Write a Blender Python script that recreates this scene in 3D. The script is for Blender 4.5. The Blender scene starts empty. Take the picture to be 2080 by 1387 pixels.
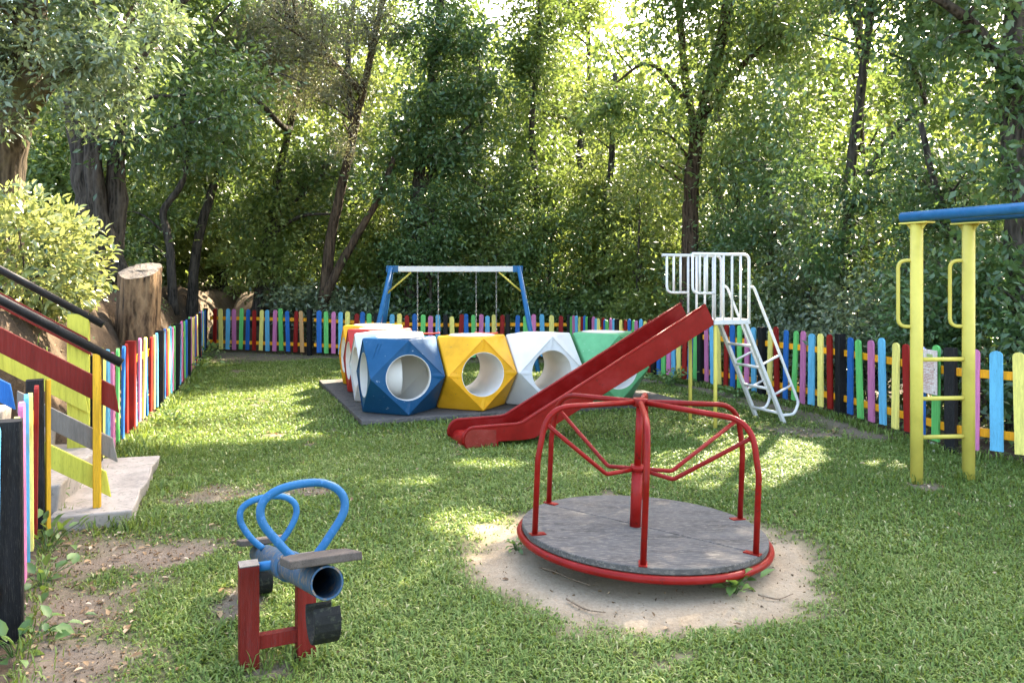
import bpy, math, random
import numpy as np
from mathutils import Vector, Matrix

random.seed(7)
rng = np.random.default_rng(7)
R = math.radians
scene = bpy.context.scene
COL = scene.collection

# ------------------------------------------------------------------ camera
CAM_H = 1.6
FPX = 1618.0            # focal length in pixels of the 2080 px wide photograph
cam_d = bpy.data.cameras.new('camera')
cam_d.sensor_width = 36.0
cam_d.lens = FPX / 2080 * 36.0
cam_d.shift_y = -123.5 / 2080
cam_d.clip_start = 0.05
cam_d.clip_end = 1000
cam = bpy.data.objects.new('camera', cam_d)
COL.objects.link(cam)
cam.location = (0, 0, CAM_H)
cam.rotation_euler = (R(90), 0, 0)
scene.camera = cam

# ------------------------------------------------------------------ sky and sun
SUN_AZ = np.array([0.55, 0.835])
SUN_EL = R(41)
SUN = np.array([SUN_AZ[0] * math.cos(SUN_EL), SUN_AZ[1] * math.cos(SUN_EL), math.sin(SUN_EL)])
SUN = SUN / np.linalg.norm(SUN)
world = bpy.data.worlds.new('World')
scene.world = world
world.use_nodes = True
wn = world.node_tree
bg = wn.nodes['Background']
sky = wn.nodes.new('ShaderNodeTexSky')
sky.sky_type = 'NISHITA'
sky.sun_disc = False
sky.sun_elevation = SUN_EL
sky.sun_rotation = math.atan2(SUN[0], SUN[1])
sky.dust_density = 3.0
sky.air_density = 1.0
wn.links.new(sky.outputs[0], bg.inputs[0])
bg.inputs[1].default_value = 0.15
sun_d = bpy.data.lights.new('sun', 'SUN')
sun_d.energy = 4.0
sun_d.angle = R(0.5)
sun_d.color = (1.0, 0.93, 0.80)
sun = bpy.data.objects.new('sun', sun_d)
COL.objects.link(sun)
sun.rotation_euler = Vector(SUN).to_track_quat('Z', 'Y').to_euler()

vs = scene.view_settings
vs.view_transform = 'Standard'
vs.look = 'None'
vs.exposure = 3.3
vs.use_white_balance = True
vs.white_balance_temperature = 7300
vs.white_balance_tint = 12
vs.gamma = 1.0
scene.cycles.max_bounces = 6
scene.cycles.diffuse_bounces = 4
scene.cycles.glossy_bounces = 2
scene.cycles.transmission_bounces = 4
scene.cycles.transparent_max_bounces = 4
scene.cycles.caustics_reflective = False
scene.cycles.caustics_refractive = False


def at(px, py, Y):
    """world point at depth Y whose picture is at that pixel of the photograph"""
    return np.array([(px - 1040) / FPX * Y, Y, CAM_H - (py - 570) / FPX * Y])


# ------------------------------------------------------------------ small maths
def sstep(a, b, x):
    t = np.clip((np.asarray(x, float) - a) / (b - a), 0, 1)
    return t * t * (3 - 2 * t)


_lat = np.random.default_rng(3).random((64, 64))


def vnoise(x, y, s=1.0, o=0):
    x = np.asarray(x, float) * s + o * 17.3
    y = np.asarray(y, float) * s + o * 9.1
    xi = np.floor(x).astype(int); yi = np.floor(y).astype(int)
    fx = x - xi; fy = y - yi
    fx = fx * fx * (3 - 2 * fx); fy = fy * fy * (3 - 2 * fy)
    a = _lat[xi % 64, yi % 64]; b = _lat[(xi + 1) % 64, yi % 64]
    c = _lat[xi % 64, (yi + 1) % 64]; d = _lat[(xi + 1) % 64, (yi + 1) % 64]
    return (a * (1 - fx) + b * fx) * (1 - fy) + (c * (1 - fx) + d * fx) * fy


def fbm(x, y, s=1.0, o=0):
    return (vnoise(x, y, s, o) * .55 + vnoise(x, y, s * 2.1, o + 1) * .28 + vnoise(x, y, s * 4.3, o + 2) * .17)


# ------------------------------------------------------------------ the lie of the land
LEFT_FENCE = [(-1.95, 3.0), (-2.23, 3.55), (-2.97, 4.98), (-3.2, 5.8), (-3.45, 6.6), (-3.9, 8.14), (-4.37, 9.88),
              (-4.77, 11.3), (-5.17, 12.7), (-6.02, 15.3), (-6.94, 18.0)]
BACK_FENCE = [(-6.94, 18.0), (-4.25, 16.95), (-2.86, 16.8), (-1.41, 16.9), (-0.085, 17.1), (1.22, 17.0)]
RIGHT_FENCE = [(1.22, 17.0), (1.57, 16.0), (1.98, 14.9), (2.42, 13.55), (2.94, 12.4), (3.42, 10.9), (3.85, 9.33),
               (4.07, 7.38), (5.2, 6.1), (6.3, 4.9)]
_lf = np.array(LEFT_FENCE)
_rf = np.array(RIGHT_FENCE[::-1])
ST_O = np.array([-2.61, 5.33])
ST_T = np.array([-0.951, -0.310])
ST_W = np.array([-0.310, 0.951])


def x_left(y):
    return np.interp(y, _lf[:, 1], _lf[:, 0])


def x_right(y):
    return np.interp(y, _rf[:, 1], _rf[:, 0])


def y_back(x):
    b = np.array(BACK_FENCE)
    return np.interp(x, b[:, 0], b[:, 1])


def height(x, y):
    x = np.asarray(x, float); y = np.asarray(y, float)
    h = -0.1 * sstep(10.5, 16, y) * sstep(-4, -2, x)
    h = h + 0.035 * (fbm(x, y, .45, 1) - .5) + 0.012 * (vnoise(x, y, 3.1, 4) - .5)
    rd = np.hypot(x - .78, y - 4.66)
    h = h - .03 * np.exp(-((rd - .93) / .13) ** 2) - .012 * np.exp(-(rd / .8) ** 4)
    d = x_left(y) - x
    d = np.where(y > 18, np.minimum(d, 3), d)
    amp = 1.35 + .35 * sstep(1.5, 5, d)
    amp = amp * (0.35 + 0.65 * sstep(4.4, 5.4, y))
    bank = amp * sstep(0.03, .98, d) * (0.94 + .22 * (fbm(x, y, 1.6, 3) - .3) + .22 * (fbm(x, y, 5.5, 5) - .5)) * (1 - sstep(24, 40, y))
    # stairs cut into the bank
    t = (x - ST_O[0]) * ST_T[0] + (y - ST_O[1]) * ST_T[1]
    w = (x - ST_O[0]) * ST_W[0] + (y - ST_O[1]) * ST_W[1]
    inst = sstep(-.5, -.2, w) * (1 - sstep(1.58, 1.72, w))
    stair = np.maximum(0, (t - .3) * .56) - .06
    bank = np.where(inst > .01, bank * (1 - inst) + np.minimum(bank, np.maximum(stair, 0)) * inst, bank)
    h = h + bank
    # the slope with the path behind the back fence
    up = 1.3 * sstep(.15, 2.6, y - y_back(x)) * (1 - sstep(-5.2, -2.8, x)) * (d < 0)
    h = np.where(d < 0, h + up, h)
    h = np.where((d > 0) & (y > 17), np.maximum(h, up), h)
    # beyond the right fence the land falls away a little
    dr = x - x_right(y)
    h = h - 0.9 * sstep(.5, 7, dr) * (y < 40)
    return h


# ------------------------------------------------------------------ materials
MATS = {}


def new_mat(name):
    m = bpy.data.materials.new(name)
    m.use_nodes = True
    nt = m.node_tree
    p = nt.nodes['Principled BSDF']
    MATS[name] = m
    return m, nt, p


def N(nt, kind, **kw):
    n = nt.nodes.new(kind)
    for k, v in kw.items():
        setattr(n, k, v)
    return n


def ramp(nt, stops):
    r = nt.nodes.new('ShaderNodeValToRGB')
    e = r.color_ramp.elements
    while len(e) < len(stops):
        e.new(0.5)
    for el, (pos, c) in zip(e, stops):
        el.position = pos
        el.color = (c[0], c[1], c[2], 1)
    return r


def paint(name, col, rough=.45, wear=None, wear_amt=.12, bump=.15, scale=6.0, grain=None, dirt=.35, spec=.2, coat=0.0):
    """painted or bare surface: base tone with soft mottling, chips of 'wear' colour and fine relief"""
    m, nt, p = new_mat(name)
    tc = N(nt, 'ShaderNodeTexCoord')
    mp = N(nt, 'ShaderNodeMapping')
    oi = N(nt, 'ShaderNodeObjectInfo')
    nt.links.new(tc.outputs['Object'], mp.inputs[0])
    rnd = N(nt, 'ShaderNodeVectorMath', operation='SCALE')
    cmb = N(nt, 'ShaderNodeCombineXYZ')
    for i in range(3):
        nt.links.new(oi.outputs['Random'], cmb.inputs[i])
    nt.links.new(cmb.outputs[0], rnd.inputs[0]); rnd.inputs['Scale'].default_value = 31.0
    nt.links.new(rnd.outputs[0], mp.inputs['Location'])
    if grain:
        mp.inputs['Scale'].default_value = grain
    n1 = N(nt, 'ShaderNodeTexNoise'); n1.inputs['Scale'].default_value = scale; n1.inputs['Detail'].default_value = 6; n1.inputs['Roughness'].default_value = .65
    n2 = N(nt, 'ShaderNodeTexNoise'); n2.inputs['Scale'].default_value = scale * 7; n2.inputs['Detail'].default_value = 8; n2.inputs['Roughness'].default_value = .7
    nt.links.new(mp.outputs[0], n1.inputs['Vector']); nt.links.new(mp.outputs[0], n2.inputs['Vector'])
    d = [c * (1 - dirt) for c in col]
    l = [min(1, c * (1 + dirt * .45) + .01) for c in col]
    r1 = ramp(nt, [(.28, d), (.5, col), (.75, l)])
    nt.links.new(n1.outputs['Fac'], r1.inputs[0])
    hs = N(nt, 'ShaderNodeHueSaturation')
    mv = N(nt, 'ShaderNodeMapRange'); mv.inputs['To Min'].default_value = .86; mv.inputs['To Max'].default_value = 1.12
    nt.links.new(oi.outputs['Random'], mv.inputs[0]); nt.links.new(mv.outputs[0], hs.inputs['Value'])
    nt.links.new(r1.outputs[0], hs.inputs['Color'])
    out = hs.outputs[0]
    if wear:
        mx = N(nt, 'ShaderNodeMixRGB')
        rw = ramp(nt, [(.66 - wear_amt * .5, (0, 0, 0)), (.72 - wear_amt * .4, (1, 1, 1))])
        nt.links.new(n2.outputs['Fac'], rw.inputs[0])
        nt.links.new(rw.outputs[0], mx.inputs[0]); nt.links.new(out, mx.inputs[1])
        mx.inputs[2].default_value = (*wear, 1)
        out = mx.outputs[0]
    nt.links.new(out, p.inputs['Base Color'])
    rr = N(nt, 'ShaderNodeMapRange'); rr.inputs['To Min'].default_value = max(.05, rough - .12); rr.inputs['To Max'].default_value = min(1, rough + .2)
    nt.links.new(n1.outputs['Fac'], rr.inputs[0]); nt.links.new(rr.outputs[0], p.inputs['Roughness'])
    p.inputs['Specular IOR Level'].default_value = spec
    p.inputs['Coat Weight'].default_value = coat
    p.inputs['Coat Roughness'].default_value = .2
    if bump:
        b = N(nt, 'ShaderNodeBump'); b.inputs['Strength'].default_value = bump; b.inputs['Distance'].default_value = .004
        nt.links.new(n2.outputs['Fac'], b.inputs['Height']); nt.links.new(b.outputs[0], p.inputs['Normal'])
    return m


WOODG = (14, 14, 1.1)
BARE = (.24, .17, .10)
PCOL = {
    'blue': (.010, .115, .36), 'light_blue': (.095, .37, .54), 'green': (.10, .44, .115), 'pink': (.50, .155, .30),
    'yellow': (.74, .64, .17), 'red': (.24, .010, .007), 'black': (.006, .006, .007), 'orange': (.76, .32, .012),
    'natural': (.55, .31, .13), 'lime': (.52, .50, .07), 'grey': (.19, .17, .145), 'mustard': (.58, .32, .02), 'dark_red': (.135, .009, .005)}
for k, c in PCOL.items():
    paint('wood_' + k, c, rough=.55, wear=[min(1, x * .62 + .015) for x in c] if k != 'black' else (.035, .032, .028), wear_amt=.22, bump=.6, scale=3.0, grain=WOODG, dirt=.32)
paint('wood_weathered', (.078, .064, .053), rough=.85, wear=(.04, .032, .027), wear_amt=.22, bump=.8, scale=2.6, grain=(11, 1.0, 11), dirt=.4, spec=.2)
paint('stump_top', (.17, .145, .12), rough=.9, wear=(.06, .048, .038), wear_amt=.28, bump=.8, scale=5, dirt=.4, spec=.1)
paint('metal_red', (.205, .0065, .0045), rough=.36, wear=(.10, .012, .008), wear_amt=.16, bump=.08, scale=5, dirt=.3, spec=.16)
paint('metal_red_faded', (.20, .020, .012), rough=.5, wear=(.20, .05, .035), wear_amt=.2, bump=.15, scale=9, dirt=.3)
paint('metal_blue', (.010, .105, .235), rough=.38, wear=(.03, .13, .30), wear_amt=.2, bump=.12, scale=7, dirt=.28)
paint('metal_blue_worn', (.022, .068, .12), rough=.55, wear=(.16, .12, .08), wear_amt=.3, bump=.3, scale=6, dirt=.4)
paint('metal_yellow', (.52, .435, .085), rough=.42, wear=(.45, .40, .08), wear_amt=.16, bump=.1, scale=5, dirt=.15)
paint('metal_white', (.58, .57, .54), rough=.42, wear=(.42, .38, .33), wear_amt=.12, bump=.1, scale=6, dirt=.1)
paint('metal_black', (.010, .010, .011), rough=.45, wear=(.035, .033, .03), wear_amt=.16, bump=.2, scale=9, dirt=.3)
paint('steel', (.30, .30, .30), rough=.42, wear=(.2, .12, .07), wear_amt=.15, bump=.1, scale=8)
MATS['steel'].node_tree.nodes['Principled BSDF'].inputs['Metallic'].default_value = .8
paint('rubber', (.009, .010, .009), rough=.75, wear=(.03, .034, .022), wear_amt=.25, bump=.5, scale=8)
paint('plastic_blue', (.004, .072, .165), rough=.34, wear=(.30, .36, .42), wear_amt=.05, bump=.06, scale=3, dirt=.25)
paint('plastic_yellow', (.70, .33, .016), rough=.4, wear=(.30, .17, .05), wear_amt=.09, bump=.06, scale=3, dirt=.25)
paint('plastic_white', (.56, .56, .54), rough=.42, wear=(.40, .38, .33), wear_amt=.05, bump=.06, scale=3, dirt=.12)
paint('plastic_green', (.10, .34, .15), rough=.42, wear=(.25, .42, .28), wear_amt=.07, bump=.06, scale=3, dirt=.25)
paint('plastic_red', (.36, .03, .022), rough=.45, wear=(.4, .15, .12), wear_amt=.08, bump=.06, scale=3, dirt=.25)
paint('plastic_lining', (.64, .61, .55), rough=.45, wear=(.55, .50, .42), wear_amt=.06, bump=.05, scale=3, dirt=.07)
paint('plastic_lid', (.66, .60, .50), rough=.5, wear=(.45, .40, .33), wear_amt=.1, bump=.05, scale=4, dirt=.15)
paint('deck', (.082, .077, .070), rough=.88, wear=(.17, .15, .125), wear_amt=.30, bump=.7, scale=2.6, grain=(1.1, 6, 4), dirt=.55, spec=.2)
paint('stone', (.33, .29, .245), rough=.85, wear=(.20, .18, .15), wear_amt=.24, bump=.9, scale=4, dirt=.35, spec=.2)
paint('stone_mossy', (.12, .11, .075), rough=.9, wear=(.055, .06, .03), wear_amt=.3, bump=.9, scale=5, dirt=.5, spec=.2)
paint('paper', (.62, .50, .44), rough=.6, wear=(.70, .66, .62), wear_amt=.3, bump=0, scale=7, dirt=.15)
paint('print', (.36, .14, .11), rough=.6, wear=(.6, .45, .4), wear_amt=.3, bump=0, scale=9)
paint('print_blue', (.10, .34, .46), rough=.6, bump=0)
paint('print_green', (.36, .44, .16), rough=.6, bump=0)
paint('pebble', (.5, .45, .38), rough=.8, bump=.4)
paint('dry_leaf', (.22, .12, .055), rough=.7, wear=(.34, .24, .14), wear_amt=.3, bump=.3, scale=12, dirt=.4)
paint('twig', (.16, .11, .07), rough=.8, wear=(.26, .2, .14), wear_amt=.3, bump=.3, scale=12, dirt=.4)


def bark(name, dark, light, scale=13, moss=None):
    m, nt, p = new_mat(name)
    tc = N(nt, 'ShaderNodeTexCoord'); mp = N(nt, 'ShaderNodeMapping'); mp.inputs['Scale'].default_value = (1, 1, .3)
    nt.links.new(tc.outputs['Object'], mp.inputs[0])
    n = N(nt, 'ShaderNodeTexNoise'); n.inputs['Scale'].default_value = scale; n.inputs['Detail'].default_value = 9; n.inputs['Roughness'].default_value = .72
    v = N(nt, 'ShaderNodeTexVoronoi'); v.inputs['Scale'].default_value = scale * 1.7
    nt.links.new(mp.outputs[0], n.inputs['Vector'])
    mp2 = N(nt, 'ShaderNodeMapping'); mp2.inputs['Scale'].default_value = (1, 1, .07); nt.links.new(tc.outputs['Object'], mp2.inputs[0])
    wob = N(nt, 'ShaderNodeTexNoise'); wob.inputs['Scale'].default_value = 5; wob.inputs['Detail'].default_value = 4; nt.links.new(tc.outputs['Object'], wob.inputs['Vector'])
    wm = N(nt, 'ShaderNodeVectorMath', operation='MULTIPLY_ADD'); wm.inputs[1].default_value = (.09, .09, .09)
    nt.links.new(wob.outputs['Color'], wm.inputs[0]); nt.links.new(mp2.outputs[0], wm.inputs[2]); nt.links.new(wm.outputs[0], v.inputs['Vector'])
    mul = N(nt, 'ShaderNodeMath', operation='MULTIPLY'); nt.links.new(n.outputs['Fac'], mul.inputs[0]); nt.links.new(v.outputs['Distance'], mul.inputs[1])
    r = ramp(nt, [(.05, dark), (.22, [(a + b) / 2 for a, b in zip(dark, light)]), (.42, light)])
    nt.links.new(mul.outputs[0], r.inputs[0])
    out = r.outputs[0]
    if moss:
        n3 = N(nt, 'ShaderNodeTexNoise'); n3.inputs['Scale'].default_value = 2.2; n3.inputs['Detail'].default_value = 5
        nt.links.new(tc.outputs['Object'], n3.inputs['Vector'])
        rm = ramp(nt, [(.5, (0, 0, 0)), (.66, (1, 1, 1))]); nt.links.new(n3.outputs['Fac'], rm.inputs[0])
        mx = N(nt, 'ShaderNodeMixRGB'); nt.links.new(rm.outputs[0], mx.inputs[0]); nt.links.new(out, mx.inputs[1]); mx.inputs[2].default_value = (*moss, 1)
        out = mx.outputs[0]
    nt.links.new(out, p.inputs['Base Color']); p.inputs['Roughness'].default_value = .9; p.inputs['Specular IOR Level'].default_value = .15
    b = N(nt, 'ShaderNodeBump'); b.inputs['Strength'].default_value = .9; b.inputs['Distance'].default_value = .03
    nt.links.new(mul.outputs[0], b.inputs['Height']); nt.links.new(b.outputs[0], p.inputs['Normal'])
    return m


bark('bark_grey', (.010, .009, .007), (.075, .064, .052))
bark('bark_brown', (.012, .008, .005), (.085, .058, .037))
bark('bark_mossy', (.022, .016, .010), (.105, .08, .05), moss=(.075, .064, .022))
bark('stump_side', (.018, .010, .006), (.24, .15, .08), scale=11)


def leafmat(name, stops, trans=.4, tcol=(.30, .42, .04), rough=.42, spec=.45):
    m, nt, p = new_mat(name)
    a = N(nt, 'ShaderNodeAttribute'); a.attribute_name = 'tint'
    r = ramp(nt, stops); nt.links.new(a.outputs['Fac'], r.inputs[0])
    nt.links.new(r.outputs[0], p.inputs['Base Color'])
    p.inputs['Roughness'].default_value = rough; p.inputs['Specular IOR Level'].default_value = spec
    t = N(nt, 'ShaderNodeBsdfTranslucent')
    mx = N(nt, 'ShaderNodeMixRGB'); mx.inputs[0].default_value = .62
    nt.links.new(r.outputs[0], mx.inputs[1]); mx.inputs[2].default_value = (*tcol, 1)
    nt.links.new(mx.outputs[0], t.inputs['Color'])
    ms = N(nt, 'ShaderNodeMixShader'); ms.inputs[0].default_value = trans
    out = nt.nodes['Material Output']
    nt.links.new(p.outputs[0], ms.inputs[1]); nt.links.new(t.outputs[0], ms.inputs[2]); nt.links.new(ms.outputs[0], out.inputs[0])
    return m


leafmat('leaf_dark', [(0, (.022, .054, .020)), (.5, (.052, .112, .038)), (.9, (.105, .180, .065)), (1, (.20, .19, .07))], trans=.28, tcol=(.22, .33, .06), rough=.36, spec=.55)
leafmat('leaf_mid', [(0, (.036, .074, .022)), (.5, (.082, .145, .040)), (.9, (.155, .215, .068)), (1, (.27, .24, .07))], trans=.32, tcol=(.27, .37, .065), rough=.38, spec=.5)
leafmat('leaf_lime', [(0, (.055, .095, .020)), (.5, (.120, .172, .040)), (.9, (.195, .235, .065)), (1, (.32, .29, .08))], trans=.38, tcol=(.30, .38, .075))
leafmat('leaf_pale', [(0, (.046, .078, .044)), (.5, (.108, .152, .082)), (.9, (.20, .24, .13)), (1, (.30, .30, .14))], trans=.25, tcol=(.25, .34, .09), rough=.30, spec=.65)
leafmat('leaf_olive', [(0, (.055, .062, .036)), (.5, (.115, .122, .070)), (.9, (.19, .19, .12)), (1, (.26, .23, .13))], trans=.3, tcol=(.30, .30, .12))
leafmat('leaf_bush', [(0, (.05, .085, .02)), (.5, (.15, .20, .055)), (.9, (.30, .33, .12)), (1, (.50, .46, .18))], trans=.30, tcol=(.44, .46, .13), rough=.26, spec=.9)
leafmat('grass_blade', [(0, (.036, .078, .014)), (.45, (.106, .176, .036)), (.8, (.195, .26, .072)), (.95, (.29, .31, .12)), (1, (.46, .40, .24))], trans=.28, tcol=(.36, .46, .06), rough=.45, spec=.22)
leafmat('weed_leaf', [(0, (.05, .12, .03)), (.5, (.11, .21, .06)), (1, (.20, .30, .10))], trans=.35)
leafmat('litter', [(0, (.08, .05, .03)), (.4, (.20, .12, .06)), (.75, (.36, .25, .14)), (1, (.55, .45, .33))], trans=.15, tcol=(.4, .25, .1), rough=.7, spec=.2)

# ------------------------------------------------------------------ mesh helpers


def fast_mesh(name, verts, tris=None, quads=None, tint=None):
    me = bpy.data.meshes.new(name)
    verts = np.asarray(verts, np.float32).reshape(-1, 3)
    t = np.zeros((0, 3), np.int32) if tris is None else np.asarray(tris, np.int32).reshape(-1, 3)
    q = np.zeros((0, 4), np.int32) if quads is None else np.asarray(quads, np.int32).reshape(-1, 4)
    me.vertices.add(len(verts)); me.vertices.foreach_set('co', verts.ravel())
    me.loops.add(t.size + q.size)
    me.loops.foreach_set('vertex_index', np.concatenate([t.ravel(), q.ravel()]))
    me.polygons.add(len(t) + len(q))
    st = np.concatenate([np.arange(len(t)) * 3, t.size + np.arange(len(q)) * 4]).astype(np.int32)
    me.polygons.foreach_set('loop_start', st)
    me.update(calc_edges=True)
    if tint is not None:
        a = me.attributes.new('tint', 'FLOAT', 'POINT')
        a.data.foreach_set('value', np.asarray(tint, np.float32))
    return me


def link(name, me, mat=None, parent=None, loc=(0, 0, 0), rot=(0, 0, 0)):
    o = bpy.data.objects.new(name, me)
    COL.objects.link(o)
    o.location = loc; o.rotation_euler = rot
    if mat:
        if not me.materials:
            me.materials.append(MATS[mat])
    if parent:
        o.parent = parent
    return o


def tag(o, label=None, cat=None, group=None, kind=None):
    if label: o['label'] = label
    if cat: o['category'] = cat
    if group: o['group'] = group
    if kind: o['kind'] = kind
    return o


def thing(name, label, cat, loc=(0, 0, 0), rz=0.0, group=None, tilt=(0, 0)):
    o = bpy.data.objects.new(name, None)
    o.empty_display_size = .2
    COL.objects.link(o)
    o.location = loc; o.rotation_euler = (tilt[0], tilt[1], rz)
    return tag(o, label, cat, group)


class MB:
    def __init__(self, off=(0, 0, 0)):
        self.v = []; self.f = []; self.off = np.array(off, float); self.sm = []

    def add(self, verts, faces, smooth=False):
        n = len(self.v)
        self.v.extend([tuple(np.asarray(p, float) - self.off) for p in verts])
        self.f.extend([tuple(i + n for i in fa) for fa in faces]); self.sm.extend([smooth] * len(faces))
        return self

    def box(self, c, s, rz=0, M=None):
        x, y, z = [a / 2 for a in s]
        P = [(-x, -y, -z), (x, -y, -z), (x, y, -z), (-x, y, -z), (-x, -y, z), (x, -y, z), (x, y, z), (-x, y, z)]
        if M is None:
            M = Matrix.Rotation(rz, 3, 'Z')
        P = [np.array(M @ Vector(p)) + np.array(c) for p in P]
        return self.add(P, [(3, 2, 1, 0), (4, 5, 6, 7), (0, 1, 5, 4), (1, 2, 6, 5), (2, 3, 7, 6), (3, 0, 4, 7)])

    def beam(self, a, b, w, h, up=(0, 0, 1)):
        """square bar from a to b, w across, h along up"""
        a = np.array(a, float); b = np.array(b, float)
        d = (b - a); L = np.linalg.norm(d); d /= L
        u = np.array(up, float); s = np.cross(d, u); s /= np.linalg.norm(s); u = np.cross(s, d)
        P = []
        for q in (a, b):
            P += [q - s * w / 2 - u * h / 2, q + s * w / 2 - u * h / 2, q + s * w / 2 + u * h / 2, q - s * w / 2 + u * h / 2]
        return self.add(P, [(3, 2, 1, 0), (4, 5, 6, 7), (0, 1, 5, 4), (1, 2, 6, 5), (2, 3, 7, 6), (3, 0, 4, 7)])

    def tube(self, pts, r, n=12, caps=True, closed=False):
        pts = [np.array(p, float) for p in pts]
        k = len(pts)
        rs = [r] * k if np.isscalar(r) else list(r)
        T = []
        for i in range(k):
            if closed:
                d = pts[(i + 1) % k] - pts[i - 1]
            else:
                d = pts[min(i + 1, k - 1)] - pts[max(i - 1, 0)]
            T.append(d / (np.linalg.norm(d) + 1e-9))
        ref = np.array([0, 0, 1.0]) if abs(T[0][2]) < .9 else np.array([1.0, 0, 0])
        u = np.cross(T[0], ref); u /= np.linalg.norm(u)
        V = []
        for i in range(k):
            u = u - T[i] * np.dot(u, T[i]); u /= np.linalg.norm(u)
            w = np.cross(T[i], u)
            for j in range(n):
                a = 2 * math.pi * j / n
                V.append(pts[i] + rs[i] * (math.cos(a) * u + math.sin(a) * w))
        F = []
        for i in range(k if closed else k - 1):
            i2 = (i + 1) % k
            for j in range(n):
                j2 = (j + 1) % n
                F.append((i * n + j, i * n + j2, i2 * n + j2, i2 * n + j))
        self.add(V, F, True)
        if caps and not closed:
            b = len(self.v) - len(V)
            self.f.append(tuple(b + j for j in range(n))[::-1]); self.sm.append(False)
            self.f.append(tuple(b + (k - 1) * n + j for j in range(n))); self.sm.append(False)
        return self

    def prism(self, outline, axis_o, ex, ey, ez, t):
        """outline (2D) in plane ex,ey extruded by t along ez, from axis_o"""
        o = np.array(axis_o, float); ex = np.array(ex, float); ey = np.array(ey, float); ez = np.array(ez, float)
        n = len(outline)
        P = [o + ex * a + ey * b for a, b in outline] + [o + ex * a + ey * b + ez * t for a, b in outline]
        F = [tuple(range(n))[::-1], tuple(range(n, 2 * n))] + [(i, (i + 1) % n, n + (i + 1) % n, n + i) for i in range(n)]
        return self.add(P, F)

    def mesh(self, name):
        me = bpy.data.meshes.new(name)
        me.from_pydata(self.v, [], self.f)
        me.polygons.foreach_set('use_smooth', self.sm)
        me.update()
        return me

    def build(self, name, mat, parent=None, bevel=0.0, seg=2, loc=(0, 0, 0)):
        me = self.mesh(name)
        o = link(name, me, mat, parent, loc)
        if bevel:
            b = o.modifiers.new('bevel', 'BEVEL'); b.width = bevel; b.segments = seg; b.limit_method = 'ANGLE'; b.angle_limit = R(35)
        return o


def fillet(pts, r, seg=6, closed=False):
    """polyline with its corners rounded to radius about r"""
    P = [np.array(p, float) for p in pts]
    out = []
    k = len(P)
    for i in range(k):
        if not closed and i in (0, k - 1):
            out.append(P[i]); continue
        a, b, c = P[i - 1], P[i], P[(i + 1) % k]
        d1 = a - b; d2 = c - b
        l1 = np.linalg.norm(d1); l2 = np.linalg.norm(d2)
        d1 /= l1; d2 /= l2
        ang = math.acos(max(-1, min(1, float(np.dot(d1, d2)))))
        if ang > 3.1:
            out.append(b); continue
        t = min(r / math.tan(ang / 2), l1 * .49, l2 * .49)
        s = b + d1 * t; e = b + d2 * t
        for j in range(seg + 1):
            q = j / seg
            out.append((1 - q) ** 2 * s + 2 * q * (1 - q) * b + q * q * e)
    return out


def spline(pts, n=6):
    P = [np.array(p, float) for p in pts]
    P = [2 * P[0] - P[1]] + P + [2 * P[-1] - P[-2]]
    out = []
    for i in range(1, len(P) - 2):
        for j in range(n):
            t = j / n
            a, b, c, d = P[i - 1], P[i], P[i + 1], P[i + 2]
            out.append(.5 * ((2 * b) + (-a + c) * t + (2 * a - 5 * b + 4 * c - d) * t * t + (-a + 3 * b - 3 * c + d) * t ** 3))
    out.append(P[-2])
    return out


# ------------------------------------------------------------------ ground
RING = np.array([0.78, 4.66])


def bare(x, y):
    """how bare the ground is: 1 trodden earth, 0 full grass"""
    x = np.asarray(x, float); y = np.asarray(y, float)
    n = fbm(x, y, 1.7, 6); n2 = fbm(x, y, 5.0, 9)
    ang = np.arctan2(y - RING[1], x - RING[0])
    d = np.hypot(x - RING[0], y - RING[1]) + .22 * (vnoise(np.cos(ang) * 2, np.sin(ang) * 2, 1.6, 2) - .5) + .34 * (n2 - .5)
    b = 1 - sstep(.86, 1.16, d)
    left = x - x_left(y)
    strip = 1 - sstep(.10, .85, left + 1.0 * (n - .5) + .6 * (n2 - .5))
    strip = strip * (1 - sstep(4.6, 5.6, y)) * sstep(1.8, 2.4, y)
    # trodden place at the bottom of the steps, and in the back left corner
    s2 = 1 - sstep(.2, .62, np.hypot((x + 2.12) / 1.0, (y - 4.6) / .8) + .7 * (n2 - .5))
    s2b = .8 * (1 - sstep(.15, .42, np.hypot((x + 2.25) / 1.0, (y - 5.95) / .9) + .5 * (n2 - .5)))
    s3 = .9 * (1 - sstep(.5, 1.7, np.hypot((x + 6.2) / 2.2, (y - 16.9) / 1.1) + 1.2 * (n - .5)))
    s4 = .75 * (1 - sstep(.1, .4, np.hypot((x - 3.05) / 1.3, y - 8.45) + .3 * (n2 - .5)))
    s5 = .9 * (1 - sstep(.15, .6, np.abs(x - x_right(y) + .1) + .4 * (n - .5))) * (y > 8)
    s6 = .8 * (1 - sstep(.2, .8, np.abs(y - y_back(x) + .1) + .5 * (n - .5)))
    spots = .9 * sstep(.75, .84, fbm(x, y, 2.3, 21))
    for (cx, cy, r) in ((-1.0, 3.32, .10), (-1.35, 4.15, .10), (3.2, 6.2, .18)):
        spots = np.maximum(spots, .85 * (1 - sstep(r * .4, r, np.hypot(x - cx, (y - cy) * .8) + .2 * (n2 - .5))))
    out = np.maximum.reduce([b, strip, s2, s2b, s3, s4, s5, s6, spots])
    return out


def in_lawn(x, y):
    return (x > x_left(y) + .02) & (x < x_right(y) - .02) & (y < y_back(x) + .25)


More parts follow.
